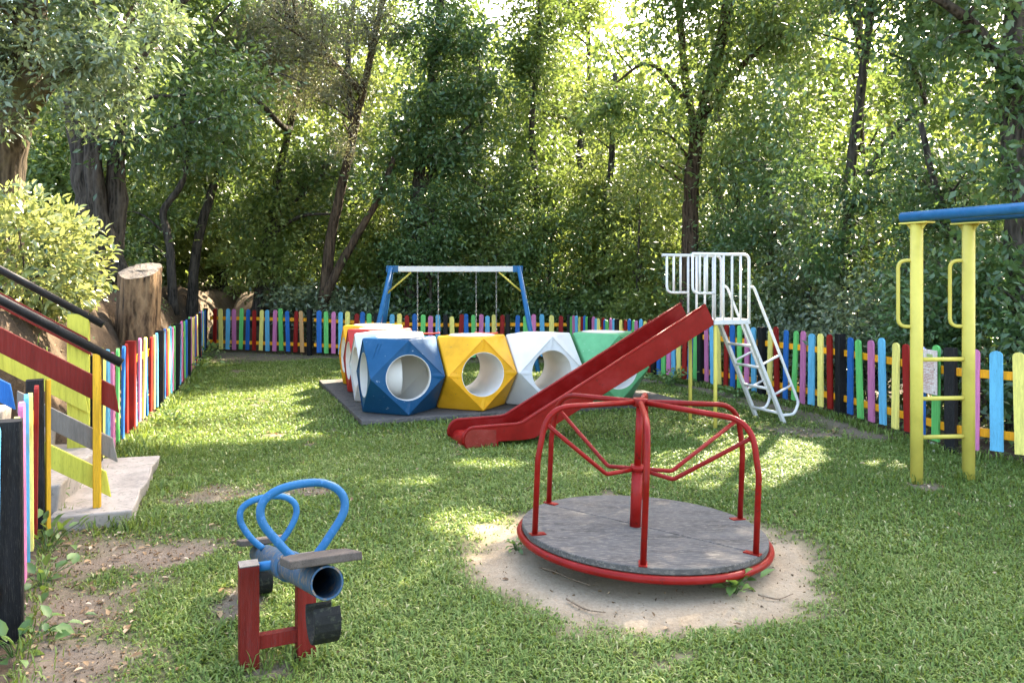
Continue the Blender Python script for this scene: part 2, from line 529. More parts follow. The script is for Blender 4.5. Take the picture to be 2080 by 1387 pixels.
def axis(a, b, fine_a, fine_b, df, dc):
    L = [fine_a]
    while L[-1] < fine_b: L.append(L[-1] + df)
    s = dc
    while L[-1] < b: L.append(L[-1] + s); s *= 1.25
    s = dc; lo = [fine_a]
    while lo[-1] > a: lo.append(lo[-1] - s); s *= 1.25
    return np.array(lo[:0:-1] + L)


gx = axis(-400, 400, -9, 8, .075, .2)
gy = axis(-60, 600, 1.6, 21, .075, .2)
GX, GY = np.meshgrid(gx, gy)
GZ = height(GX, GY)
nx, ny = len(gx), len(gy)
idx = np.arange(nx * ny).reshape(ny, nx)
quads = np.stack([idx[:-1, :-1], idx[:-1, 1:], idx[1:, 1:], idx[1:, :-1]], -1).reshape(-1, 4)
lawnmask = np.where(in_lawn(GX, GY), 1 - bare(GX, GY), 0)
me = fast_mesh('ground', np.stack([GX, GY, GZ], -1).reshape(-1, 3), quads=quads, tint=lawnmask.ravel())
a2 = me.attributes.new('dryness', 'FLOAT', 'POINT')
dry = sstep(-.1, .35, GX - RING[0] + 9) * 0 + (1 - sstep(1.0, 1.5, np.hypot(GX - RING[0], GY - RING[1])))
path = (1 - sstep(.5, 1.5, np.abs(GY - 20.6 - .15 * (GX + 7)))) * (GX < -5.3) * (GX > -12)
gravel = sstep(2.5, 4.5, GX - x_right(GY)) * (GY < 30)
dry = np.maximum.reduce([dry, path * .25, gravel])
a2.data.foreach_set('value', dry.ravel().astype(np.float32))
a3 = me.attributes.new('woodfloor', 'FLOAT', 'POINT')
a3.data.foreach_set('value', np.where(in_lawn(GX, GY) | (gravel > .5), 0, 1 - .8 * path).ravel().astype(np.float32))
me.polygons.foreach_set('use_smooth', np.ones(len(me.polygons), bool))
m, nt, p = new_mat('ground_soil')
ga = N(nt, 'ShaderNodeAttribute'); ga.attribute_name = 'tint'
gd = N(nt, 'ShaderNodeAttribute'); gd.attribute_name = 'dryness'
tc = N(nt, 'ShaderNodeTexCoord')
n1 = N(nt, 'ShaderNodeTexNoise'); n1.inputs['Scale'].default_value = 3.5; n1.inputs['Detail'].default_value = 9; n1.inputs['Roughness'].default_value = .72
n2 = N(nt, 'ShaderNodeTexNoise'); n2.inputs['Scale'].default_value = 60; n2.inputs['Detail'].default_value = 6; n2.inputs['Roughness'].default_value = .7
for n_ in (n1, n2): nt.links.new(tc.outputs['Object'], n_.inputs['Vector'])
r_soil = ramp(nt, [(.3, (.080, .060, .043)), (.5, (.155, .122, .090)), (.72, (.26, .215, .165))])
r_dry = ramp(nt, [(.3, (.19, .142, .092)), (.5, (.29, .228, .152)), (.72, (.39, .32, .225))])
r_turf = ramp(nt, [(.3, (.030, .042, .013)), (.55, (.062, .078, .023)), (.75, (.11, .095, .045))])
mixn = N(nt, 'ShaderNodeMixRGB'); mixn.inputs[0].default_value = .5
nt.links.new(n1.outputs['Fac'], mixn.inputs[1]); nt.links.new(n2.outputs['Fac'], mixn.inputs[2])
for r_ in (r_soil, r_dry, r_turf): nt.links.new(mixn.outputs[0], r_.inputs[0])
gw = N(nt, 'ShaderNodeAttribute'); gw.attribute_name = 'woodfloor'
r_wood = ramp(nt, [(.3, (.028, .020, .013)), (.5, (.070, .050, .033)), (.72, (.15, .11, .075))]); nt.links.new(mixn.outputs[0], r_wood.inputs[0])
mW = N(nt, 'ShaderNodeMixRGB'); nt.links.new(gw.outputs['Fac'], mW.inputs[0]); nt.links.new(r_soil.outputs[0], mW.inputs[1]); nt.links.new(r_wood.outputs[0], mW.inputs[2])
mA = N(nt, 'ShaderNodeMixRGB'); nt.links.new(gd.outputs['Fac'], mA.inputs[0]); nt.links.new(mW.outputs[0], mA.inputs[1]); nt.links.new(r_dry.outputs[0], mA.inputs[2])
mB = N(nt, 'ShaderNodeMixRGB'); nt.links.new(ga.outputs['Fac'], mB.inputs[0]); nt.links.new(mA.outputs[0], mB.inputs[1]); nt.links.new(r_turf.outputs[0], mB.inputs[2])
nt.links.new(mB.outputs[0], p.inputs['Base Color']); p.inputs['Roughness'].default_value = .95; p.inputs['Specular IOR Level'].default_value = .1
bp = N(nt, 'ShaderNodeBump'); bp.inputs['Strength'].default_value = .8; bp.inputs['Distance'].default_value = .015
nt.links.new(mixn.outputs[0], bp.inputs['Height']); nt.links.new(bp.outputs[0], p.inputs['Normal'])
tag(link('ground', me, 'ground_soil'), 'lawn and bare earth of the playground with banks around it', kind='structure')


def hz(x, y):
    return float(height(x, y))


# ------------------------------------------------------------------ leaves
# open places in the canopy through which the sun falls: x, y, rx, ry, turn
GAPS = [(-4.45, 8.5, 1.8, .42, 1.83), (-3.6, 8.0, 1.7, .52, .15), (-2.2, 8.6, 1.0, .28, .1), (-2.9, 11.2, .95, .36, .2), (-3.6, 9.8, .8, .3, .2), (-.6, 14.3, 2.8, .55, 0), (2.0, 7.15, .75, 1.25, -.5),
        (-.25, 5.25, .34, .34, 0), (-.25, 6.9, .35, .22, 0), (-.95, 6.3, .4, .16, 0), (-5.45, 5.85, 1.15, 1.0, 0), (-4.9, 6.6, .7, .5, 0),
        (-8.4, 18.9, 2.0, .55, 0), (1.95, 11.0, .4, .25, 0), (3.3, 6.9, .3, .2, 0), (-6.2, 9.0, .6, .5, 0), (-9.0, 7.5, 1.3, 1.1, 0)]


def lit_place(P):
    k = P[:, 2] / SUN[2]
    gxx = P[:, 0] - SUN[0] * k; gyy = P[:, 1] - SUN[1] * k
    m = np.zeros(len(P), bool)
    wob = .35 * (fbm(gxx, gyy, 2.2, 13) - .5)
    for (x, y, rx, ry, a) in GAPS:
        dx = gxx - x; dy = gyy - y
        u = dx * math.cos(a) + dy * math.sin(a); v = -dx * math.sin(a) + dy * math.cos(a)
        m |= np.hypot(u / rx, v / ry) + wob < 1
    return m


def leaves(P, size, axis_dir=None, droop=.25, up=.6, aspect=.42, fold=.25, tint=None, seed=0, detailed=False):
    """folded leaf blades at points P; returns verts, tris, tint per vertex"""
    g = np.random.default_rng(seed)
    n = len(P)
    A = g.normal(size=(n, 3))
    if axis_dir is not None:
        A = A * .8 + axis_dir
    A[:, 2] -= droop
    A /= np.linalg.norm(A, axis=1, keepdims=True) + 1e-9
    Nn = g.normal(size=(n, 3)); Nn[:, 2] += up * 2
    S = np.cross(A, Nn); S /= np.linalg.norm(S, axis=1, keepdims=True) + 1e-9
    U = np.cross(S, A)
    L = (size * g.uniform(.65, 1.25, n))[:, None]
    W = L * aspect * .5
    base = P - A * L * .1
    t = g.random(n) if tint is None else tint
    if not detailed:
        V = np.stack([base, base + A * L * .45 + S * W + U * L * fold * .3, base + A * L, base + A * L * .45 - S * W + U * L * fold * .3], 1)
        i = (np.arange(n) * 4)[:, None]
        T = np.concatenate([i + [0, 1, 2], i + [0, 2, 3]], 1).reshape(-1, 3)
        return V.reshape(-1, 3), T, np.repeat(t, 4)
    V = np.stack([base, base + A * L * .28 + S * W * .9 + U * L * fold * .3, base + A * L * .65 + S * W * .8 + U * L * fold * .2,
                  base + A * L - U * L * .12, base + A * L * .65 - S * W * .8 + U * L * fold * .2, base + A * L * .28 - S * W * .9 + U * L * fold * .3,
                  base + A * L * .5 - U * L * .0], 1)
    i = (np.arange(n) * 7)[:, None]
    T = np.concatenate([i + [0, 1, 6], i + [1, 2, 6], i + [2, 3, 6], i + [3, 4, 6], i + [4, 5, 6], i + [5, 0, 6]], 1).reshape(-1, 3)
    return V.reshape(-1, 3), T, np.repeat(t, 7)


def crown_points(blobs, n, cl, seed, spread=.3, flat=.7):
    """cluster centres through the blobs, then leaf points round them. blobs: (c, r) ; cl clusters in all"""
    g = np.random.default_rng(seed)
    vol = np.array([np.prod(b[1]) ** .75 for b in blobs]); vol = vol / vol.sum()
    pick = g.choice(len(blobs), cl, p=vol)
    C = np.array([b[0] for b in blobs])[pick]; Rr = np.array([b[1] for b in blobs])[pick]
    d = g.normal(size=(cl, 3)); d /= np.linalg.norm(d, axis=1, keepdims=True)
    rad = g.random(cl)[:, None] ** (1 / 2.4)
    cent = C + d * rad * Rr
    w = g.uniform(.4, 1.6, cl); w /= w.sum()
    which = g.choice(cl, n, p=w)
    sc = (spread * g.uniform(.6, 1.35, cl))[which][:, None]
    off = g.normal(size=(n, 3)) * sc * np.array([1, 1, flat])
    P = cent[which] + off
    outd = off / (np.linalg.norm(off, axis=1, keepdims=True) + 1e-6)
    tint_c = g.random(cl)[which] * .55
    return P, outd, cent, tint_c + g.random(n) * .45


def crown(parent, off, blobs, n, cl, leaf, mat, seed, spread=.3, flat=.7, name='crown', trunk=None, limbs=0, limb_mat='bark_grey', zmin=-9, droop=.25, aspect=.42, detailed=False, carve=.96, up=.6):
    P, od, cent, tint = crown_points(blobs, n, cl, seed, spread, flat)
    keep = P[:, 2] > zmin
    g = np.random.default_rng(seed + 5)
    lp = lit_place(P)
    keep &= ~(lp & (g.random(n) < carve))
    # drop low leaves and carve out most that block the chosen sun patches
    P, od, tint = P[keep], od[keep], tint[keep]
    V, T, tv = leaves(P, leaf, od * .9, droop, up, aspect, .25, tint, seed + 1, detailed)
    me = fast_mesh(name, V - np.array(off), T, tint=tv)
    o = link(name, me, mat, parent)
    if limbs and trunk is not None:
        mb = MB(off)
        tp = np.array(trunk)
        order = g.permutation(len(cent))[:limbs]
        for k in order:
            c = cent[k]
            if lit_place(c[None, :])[0]: continue
            dd = np.linalg.norm(tp - c, axis=1) + .9 * np.maximum(0, tp[:, 2] - c[2] + .4)
            s = tp[int(np.argmin(dd))]
            mid = (s + c) / 2 + np.array([g.normal() * .12, g.normal() * .12, g.uniform(-.05, .25)])
            pts = spline([s, mid, c], 4)
            L = np.linalg.norm(c - s)
            r0 = min(.055, .012 + .016 * L)
            mb.tube(pts, list(np.linspace(r0, .006, len(pts))), n=5, caps=False)
        mb.build('limbs', limb_mat, parent)['kind'] = 'stuff'
    return o


def trunk_mesh(parent, off, paths, mat, seed=0, name='trunk', n=10):
    """paths: list of (points, r0, r1)"""
    g = np.random.default_rng(seed)
    mb = MB(off)
    for pts, r0, r1 in paths:
        s = spline(pts, 5)
        k = len(s)
        t = np.linspace(0, 1, k)
        rr = r0 + (r1 - r0) * t
        rr = rr * (1 + .35 * np.exp(-t * 14)) * (1 + .10 * (g.random(k) - .5))
        s = [q + g.normal(size=3) * r0 * .05 for q in s]
        mb.tube(s, list(rr), n=n, caps=True)
    return mb.build(name, mat, parent)


def blob(px, py, Y, rx, rz, ry=None):
    return (at(px, py, Y), np.array([rx, ry if ry else rx, rz]))


SEED = [100]


def tree(name, label, paths, blobs, n, cl, leaf, leafm, barkm='bark_grey', spread=.3, group=None, limbs=18, flat=.7, droop=.25, aspect=.42, tn=10, detailed=False, carve=.96, extra=None, up=.6, zmin=-9):
    SEED[0] += 11
    b = np.array(paths[0][0][0], float)
    off = (b[0], b[1], hz(b[0], b[1]))
    t = thing(name, label, 'tree', off, group=group)
    # let trunks that stand on the ground start in it
    P = []
    for pts, r0, r1 in paths:
        P.append(([np.array(q, float) for q in pts], r0, r1))
    g0 = P[0][0][0]
    g0[2] = min(g0[2], off[2] - .1)
    trunk_mesh(t, off, P, barkm, SEED[0], n=tn)
    allp = np.concatenate([np.array(spline(p_[0], 4)) for p_ in P])
    crown(t, off, blobs, n, cl, leaf, leafm, SEED[0], spread, flat, trunk=allp, limbs=limbs, limb_mat=barkm, droop=droop, aspect=aspect, detailed=detailed, carve=carve, up=up, zmin=zmin)
    return t


# ------------------------------------------------------------------ fences
def picket_mesh(colour):
    key = 'picket_' + colour
    if key in bpy.data.meshes: return bpy.data.meshes[key]
    w, h, t = .098, .90, .022
    out = [(-w / 2, 0), (w / 2, 0), (w / 2, h - w * .42)]
    for j in range(1, 6):
        a = math.pi * j / 6
        out.append((w / 2 * math.cos(a), h - w * .42 + w * .42 * math.sin(a)))
    out.append((-w / 2, h - w * .42))
    mb = MB().prism(out, (0, -t / 2, 0), (1, 0, 0), (0, 0, 1), (0, 1, 0), t)
    me = mb.mesh(key); me.materials.append(MATS['wood_' + colour])
    return me


def post_mesh(colour, h):
    key = 'post_%s_%.2f' % (colour, h)
    if key in bpy.data.meshes: return bpy.data.meshes[key]
    mb = MB(); c = .047; b = .008
    mb.prism([(-c + b, -c), (c - b, -c), (c, -c + b), (c, c - b), (c - b, c), (-c + b, c), (-c, c - b), (-c, -c + b)], (0, 0, -.15), (1, 0, 0), (0, 1, 0), (0, 0, 1), h + .15)
    me = mb.mesh(key); me.materials.append(MATS['wood_' + colour])
    return me


CYCLE = ['blue', 'green', 'pink', 'light_blue', 'yellow', 'red']


def fence(label, pts, panels, inner, post_cols=None, group='colourful picket fences round the lawn'):
    """pts: post places; panels: list of colour lists; inner: +1 if the lawn lies left of the way along, else -1"""
    f = thing('picket_fence', label, 'fence', (pts[0][0], pts[0][1], hz(*pts[0])), group=group)
    off = np.array(f.location)
    for i, (a, b) in enumerate(zip(pts[:-1], pts[1:])):
        a = np.array(a, float); b = np.array(b, float)
        d = (b - a); L = np.linalg.norm(d); d /= L
        nrm = np.array([-d[1], d[0]]) * inner       # towards the lawn
        ang = math.atan2(d[1], d[0])
        za, zb = hz(*a), hz(*b)
        cols = panels[i]
        for z in (.23, .76):
            mb = MB(off)
            p0 = a + d * .03 - nrm * .024; p1 = b - d * .03 - nrm * .024
            mb.beam((p0[0], p0[1], za + z), (p1[0], p1[1], zb + z), .03, .075)
            mb.build('rail', 'wood_orange', f, bevel=.004, seg=1)
        n = len(cols)
        for k, c in enumerate(cols):
            s = (k + 1) / (n + 1)
            q = a + d * L * s + nrm * .006
            z = za + (zb - za) * s + .075 + random.uniform(-.012, .012)
            o = link('picket', picket_mesh(c), None, f, (q[0] - off[0], q[1] - off[1], z - off[2]),
                     (random.gauss(0, .012), random.gauss(0, .02), ang + random.gauss(0, .04)))
            o.scale = (random.uniform(.92, 1.07), 1, random.uniform(.97, 1.02))
    for i, a in enumerate(pts):
        c = post_cols[i] if post_cols else 'black'
        if c is None: continue
        j = min(i, len(pts) - 2)
        d = np.array(pts[j + 1]) - np.array(pts[j])
        link('post', post_mesh(c, .98), None, f, (a[0] - off[0], a[1] - off[1], hz(*a) - off[2]), (random.gauss(0, .012), random.gauss(0, .012), math.atan2(d[1], d[0])))
    return f


def cyc(start, n, step=1):
    s = CYCLE.index(start)
    return [CYCLE[(s + step * i) % 6] for i in range(n)]


fence('short picket fence at the left edge in front of the stairs', [(-2.30, 2.62), (-2.23, 3.55), (-2.97, 4.98)],
      [['yellow', 'pink', 'green', 'blue', 'light_blue'], ['yellow', 'pink', 'light_blue', 'yellow', 'red']], -1, ['black', 'black', 'black'])
nf = bpy.data.objects['picket_fence']
mb = MB(nf.location); mb.box((-2.915, 5.005, .47), (.018, .03, 1.02), R(-28)); mb.build('corner_strip', 'wood_mustard', nf, bevel=.003, seg=1)
lp = LEFT_FENCE[4:]
fence('long picket fence along the earth bank between stairs and back corner', lp,
      [['yellow', 'light_blue', 'pink', 'green', 'blue', 'red'], ['light_blue', 'pink', 'yellow', 'blue', 'red', 'natural', 'light_blue'],
       ['light_blue', 'blue', 'red', 'yellow', 'light_blue', 'pink', 'green'], ['yellow', 'light_blue', 'pink', 'red', 'green', 'blue'],
       ['green', 'pink', 'yellow', 'natural', 'blue', 'red', 'yellow'], ['yellow', 'blue', 'red', 'light_blue', 'pink', 'yellow', 'green', 'blue'],
       ['natural', 'light_blue', 'pink', 'green', 'yellow', 'red', 'blue', 'pink']], -1,
      ['black', 'red', 'black', 'black', 'black', 'black', 'black'])
fence('picket fence section in the back left corner below the path', [(-6.86, 18.0), (-4.32, 17.0)],
      [['red', 'yellow', 'light_blue', 'pink', 'green', 'blue', 'red', 'yellow', 'light_blue', 'pink', 'green', 'blue', 'red', 'natural']], -1, [None, 'black'])
fence('picket fence at the back behind the swing', BACK_FENCE[1:], [cyc('blue', 8), cyc('pink', 8), cyc('yellow', 8), cyc('blue', 6)], -1, [None, 'black', 'black', 'black', 'black'])
fence('long picket fence along the right side behind slide and ladder frame', RIGHT_FENCE,
      [cyc('green', 7), cyc('pink', 8), cyc('yellow', 8), cyc('blue', 8), cyc('pink', 8), cyc('yellow', 8), cyc('blue', 8), cyc('pink', 8), cyc('yellow', 8)], -1,
      [None] + ['black'] * 9)

# ------------------------------------------------------------------ stairs, railings


def ST(t, w, z):
    q = ST_O + ST_T * t + ST_W * w
    return np.array([q[0], q[1], z])


st = thing('stone_stairs', 'weathered stone steps climbing the bank at the left between two railings', 'stairs', ST(0, .7, 0))
STEPS = [(-.07, .40, .10), (.36, .72, .26), (.68, 1.04, .43), (1.0, 1.36, .60), (1.32, 1.68, .77), (1.64, 2.1, .94)]
for i, (t0, t1, z) in enumerate(STEPS):
    g = np.random.default_rng(40 + i)
    mb = MB(st.location)
    w0, w1 = (-.15, 1.57) if i == 0 else (-.03 + g.uniform(-.02, .02), 1.48)
    nseg = 9
    top = []
    for k in range(nseg + 1):
        s = k / nseg
        top.append((t0 + g.normal() * .012, w0 + (w1 - w0) * s))
    back = [(t1, w0 + (w1 - w0) * (1 - k / nseg)) for k in range(nseg + 1)]
    ring = top + back
    th = .16 if i == 0 else .24
    up_ = [ST(t, w, z + g.normal() * .004) for t, w in ring]
    lo_ = [ST(t + (.02 if k <= nseg else 0) + g.normal() * .012, w + g.normal() * .008, z - th) for k, (t, w) in enumerate(ring)]
    n_ = len(ring)
    mb.add(up_ + lo_, [tuple(range(n_))] + [(k, n_ + k, n_ + (k + 1) % n_, (k + 1) % n_) for k in range(n_)])
    mb.build('step', 'stone', st, bevel=.012)
mb = MB(st.location)
for i, (t0, t1, z) in enumerate(STEPS[1:]):
    pass
mb.prism([(.30, -.1), (2.1, -.1), (2.1, .72), (.40, .03)], ST(0, .02, 0), ST_T.tolist() + [0], (0, 0, 1), ST_W.tolist() + [0], 1.4)
mb.build('masonry_base', 'stone_mossy', st)

SL = .61


def railing(label, w, t_end, t_post, boards, postmat, post_w, post_bot, far=False):
    base = ST(t_post, w, post_bot)
    r = thing('stair_railing', label, 'railing', base)
    mb = MB(base)
    top = lambda t: 1.047 + SL * t
    mb.tube([ST(t_end, w, top(t_end)), ST(2.2, w, top(2.2))], .030, n=14)
    mb.build('handrail', 'metal_black', r)
    for k, tp in enumerate((t_post, t_post + 1.75)):
        mb = MB(base)
        zb = post_bot if k == 0 else post_bot + 1.75 * .53 - .2
        mb.prism([(-post_w / 2, -.024), (post_w / 2, -.024), (post_w / 2, .024), (-post_w / 2, .024)], ST(tp, w, zb), ST_T.tolist() + [0], ST_W.tolist() + [0], (0, 0, 1), top(tp) - .02 - zb)
        mb.build('post', postmat, r, bevel=.006)
    for (t0, t1, z0, hgt, mat) in boards:
        mb = MB(base)
        sd = -.037 if far else .037
        zz = lambda t: z0 + SL * (t - t_post)
        o0 = ST(t0, w + sd - .012, 0)
        L = t1 - t0
        mb.prism([(0, zz(t0) - hgt), (0.03, zz(t0 + .03)), (L, zz(t1)), (L, zz(t1) - hgt)], o0, ST_T.tolist() + [0], (0, 0, 1), ST_W.tolist() + [0], .024)
        mb.build('board', mat, r, bevel=.003, seg=1)
    return r


railing('near stair railing with mustard post and red, grey and lime boards', -.005, 0.0, .149,
        [(.02, 2.2, .955, .165, 'wood_dark_red'), (.03, .62, .60, .145, 'wood_grey'), (.63, 2.2, .62, .15, 'wood_blue'), (.07, 2.2, .355, .155, 'wood_lime')], 'wood_mustard', .046, .098)
railing('far stair railing with lime post, red board and lime board', 1.3, .32, .50,
        [(.40, 2.3, 1.18, .12, 'wood_dark_red'), (.42, 2.3, .74, .155, 'wood_lime')], 'wood_lime', .16, .2, far=True)
# ------------------------------------------------------------------ merry-go-round
MG = np.array([0.765, 4.70])
mg = thing('merry_go_round', 'red tubular merry-go-round with round grey wooden deck on bare earth', 'merry-go-round', (MG[0], MG[1], hz(*MG)), R(3), tilt=(R(-.6), R(2.4)))
RD = .722
DZ = .165
# deck of two half boards
for half in (0, 1):
    mb = MB()
    out = []
    sgn = 1 if half else -1
    nseg = 40
    ca = math.radians(-40)
    for k in range(nseg + 1):
        a = ca + sgn * math.pi * k / nseg
        out.append(((RD - .012) * math.cos(a), (RD - .012) * math.sin(a)))
    gap = .004
    nx_, ny_ = -math.sin(ca) * sgn * gap, math.cos(ca) * sgn * gap
    out = [(x + nx_, y + ny_) for x, y in out]
    if sgn < 0: out = out[::-1]
    mb.prism(out, (0, 0, DZ - .035), (1, 0, 0), (0, 1, 0), (0, 0, 1), .035)
    mb.build('deck_board', 'deck', mg, bevel=.004, seg=1)
mb = MB(); mb.tube([(RD * math.cos(2 * math.pi * k / 72), RD * math.sin(2 * math.pi * k / 72), DZ - .056) for k in range(72)], .021, n=10, closed=True)
rim = mb.build('rim', 'metal_red', mg)
mb = MB()
for k in range(3):
    a = math.pi * k / 3
    mb.beam((-RD * math.cos(a), -RD * math.sin(a), DZ - .06), (RD * math.cos(a), RD * math.sin(a), DZ - .06), .04, .03)
mb.build('frame', 'metal_red', mg)
mb = MB(); mb.tube([(0, 0, -.1), (0, 0, DZ - .07)], .06, n=16); mb.build('axle', 'metal_black', mg)
HC = np.array([-.045, 0.0])
HZ = DZ + .735
mb = MB(); mb.tube([(HC[0], HC[1], DZ), (HC[0], HC[1], DZ + .35)], .033, n=20); mb.tube([(HC[0], HC[1], DZ + .34), (HC[0], HC[1], HZ + .02)], .021, n=16)
mb.tube([(HC[0], HC[1], DZ + .325), (HC[0], HC[1], DZ + .36)], .041, n=20)
mb.build('column', 'metal_red', mg)
mb = MB(); mb.tube([(HC[0], HC[1], HZ - .03), (HC[0], HC[1], HZ + .018)], .045, n=20); mb.build('hub', 'metal_red', mg, bevel=.004)
UP = .69
a0 = math.radians(-99.2 - 3)
for k in range(6):
    a = a0 + k * math.pi / 3
    e = np.array([math.cos(a), math.sin(a)])
    pt = lambda r, z: np.array([HC[0] + (e[0] * UP - HC[0]) * r / UP, HC[1] + (e[1] * UP - HC[1]) * r / UP, z])
    pts = fillet([pt(.035, HZ - .005), pt(UP - .05, HZ - .028), pt(UP, DZ + .42), pt(UP, DZ)], .21, 9)
    mb = MB(); mb.tube(pts, .0165, n=12)
    h = mb.build('handrail', 'metal_red', mg)
    mb = MB(); c = pt(UP - .018, DZ)
    u = np.array([*e, 0]); v = np.array([-e[1], e[0], 0])
    mb.prism([(-.045, -.022), (.045, -.022), (.045, .022), (-.045, .022)], c, u, v, (0, 0, 1), .006)
    mb.build('foot_plate', 'metal_red', h)
    if k != 0 and k != 3:
        pts = fillet([pt(.03, DZ + .335), pt(.22, DZ + .315), pt(UP - .045, HZ - .12)], .05, 5)
        mb = MB(); mb.tube(pts, .0125, n=10); mb.build('brace', 'metal_red', mg)

# ------------------------------------------------------------------ seesaw
# far end down, near end up
SA = np.array([-.585, 2.52, .645]); SB = np.array([-1.33, 4.2, .165])
PIV = (SA + SB) / 2
ss = thing('seesaw', 'small blue seesaw on two red wooden posts in the foreground grass', 'seesaw', (PIV[0], PIV[1], hz(PIV[0], PIV[1])))
so = np.array(ss.location)
d = (SB - SA) / np.linalg.norm(SB - SA)
side = np.cross(d, (0, 0, 1)); side /= np.linalg.norm(side); upv = np.cross(side, d)
if upv[2] < 0: upv = -upv
# hollow beam
mb = MB(so)
r_o, r_i = .052, .046
def ring_pts(c, r, n=28):
    return [c + r * (math.cos(2 * math.pi * j / n) * side + math.sin(2 * math.pi * j / n) * upv) for j in range(n)]
n = 28
V = ring_pts(SA, r_o) + ring_pts(SB, r_o) + ring_pts(SA, r_i) + ring_pts(SB, r_i)
F = []
for j in range(n):
    k = (j + 1) % n
    F += [(j, k, n + k, n + j), (2 * n + k, 2 * n + j, 3 * n + j, 3 * n + k), (k, j, 2 * n + j, 2 * n + k), (n + j, n + k, 3 * n + k, 3 * n + j)]
mb.add(V, F, True)
beam = mb.build('beam', 'metal_blue_worn', ss)
es = beam.modifiers.new('es', 'EDGE_SPLIT'); es.split_angle = R(40)
mb = MB(so)
mb.tube([SA + d * .004, SA + d * .02], .0535, n=28, caps=False)
mb.tube([PIV - d * .16, PIV - d * .15, PIV + d * .15, PIV + d * .16], [.0535, .061, .061, .0535], n=24, caps=False)
mb.build('sleeve', 'metal_blue_worn', beam)
def loop(c, wid, hgt, parent):
    # rounded handle whose two feet stand on the beam
    L = [(-.03, .0), (-.085, hgt * .24), (-wid * .47, hgt * .58), (-wid * .44, hgt * .84), (-wid * .20, hgt * .985), (wid * .20, hgt * 1.0), (wid * .44, hgt * .84), (wid * .47, hgt * .58), (.085, hgt * .24), (.03, 0)]
    pts = [c + side * a + upv * b + d * (-.02 * b / hgt) for a, b in L]
    mb = MB(so); mb.tube(spline(pts, 6), .0155, n=12); return mb.build('handle', 'metal_blue', parent)
loop(SA + d * .42 + upv * .045, .315, .268, ss)
loop(SB - d * .42 + upv * .045, .275, .235, ss)
for c, sg in ((SA + d * .13, 1), (SB - d * .13, -1)):
    mb = MB(so)
    out = [(-.115, -.14), (.115, -.14), (.115, .08), (.075, .14), (-.075, .14), (-.115, .08)]
    mb.prism([(a, b * sg) for a, b in out][::sg], c + upv * .055, side, d, upv, .026)
    mb.build('seat', 'wood_weathered', ss, bevel=.004)
    # half tyre buffer below
    mb = MB(so)
    cc = c - upv * .052 - d * sg * .03
    pts = [cc + (-upv) * (.06 + .065 * math.sin(a)) + d * .075 * math.cos(a) for a in np.linspace(-.5, math.pi + .5, 14)]
    V = []
    for i, q in enumerate(pts):
        a = np.linspace(-.5, math.pi + .5, 14)[i]
        nrm = (-upv) * math.sin(a) + d * math.cos(a)
        V += [q - side * .042, q - side * .042 + nrm * .014, q + side * .042 + nrm * .014, q + side * .042]
    F = []
    for i in range(13):
        b = i * 4
        for j in range(4):
            F.append((b + j, b + (j + 1) % 4, b + 4 + (j + 1) % 4, b + 4 + j))
    F += [(0, 1, 2, 3)[::-1], tuple(13 * 4 + j for j in range(4))]
    mb.add(V, F)
    mb.build('tyre_buffer', 'rubber', ss, bevel=.003)
# posts either side of the beam
psd = side.copy(); psd[2] = 0; psd /= np.linalg.norm(psd)
pfw = np.array([psd[1], -psd[0], 0])
for sg in (-1, 1):
    mb = MB(so)
    c = np.array([PIV[0] - .032, PIV[1], 0]) + psd * sg * .116
    w2 = .039
    mb.prism([(-w2, -w2), (w2, -w2), (w2, w2), (-w2, w2)], (c[0], c[1], so[2] - .12), psd, pfw, (0, 0, 1), .12 + .425)
    po = mb.build('post', 'wood_dark_red', ss, bevel=.004)
    mb = MB(so); mb.prism([(-w2, -w2), (w2, -w2), (w2, w2), (-w2, w2)], (c[0], c[1], so[2] + .427), psd, pfw, (0, 0, 1), .004); mb.build('end_grain', 'wood_grey', po)
mb = MB(so); mb.tube([PIV + np.array([-.032, 0, 0]) - psd * .10, PIV + np.array([-.032, 0, 0]) + psd * .10], .02, n=14); mb.build('axle', 'metal_blue', ss)
mb = MB(so); mb.beam(np.array([PIV[0] - .032, PIV[1], so[2] + .10]) - psd * .078, np.array([PIV[0] - .032, PIV[1], so[2] + .10]) + psd * .078, .04, .055); mb.build('crossbar', 'wood_dark_red', ss)

# ------------------------------------------------------------------ climbing blocks
ROW = np.array([.937, .35]); ROW /= np.linalg.norm(ROW)
COLD = np.array([-ROW[1], ROW[0]])
ANG = math.atan2(ROW[1], ROW[0])
A = .435                     # half side of the block


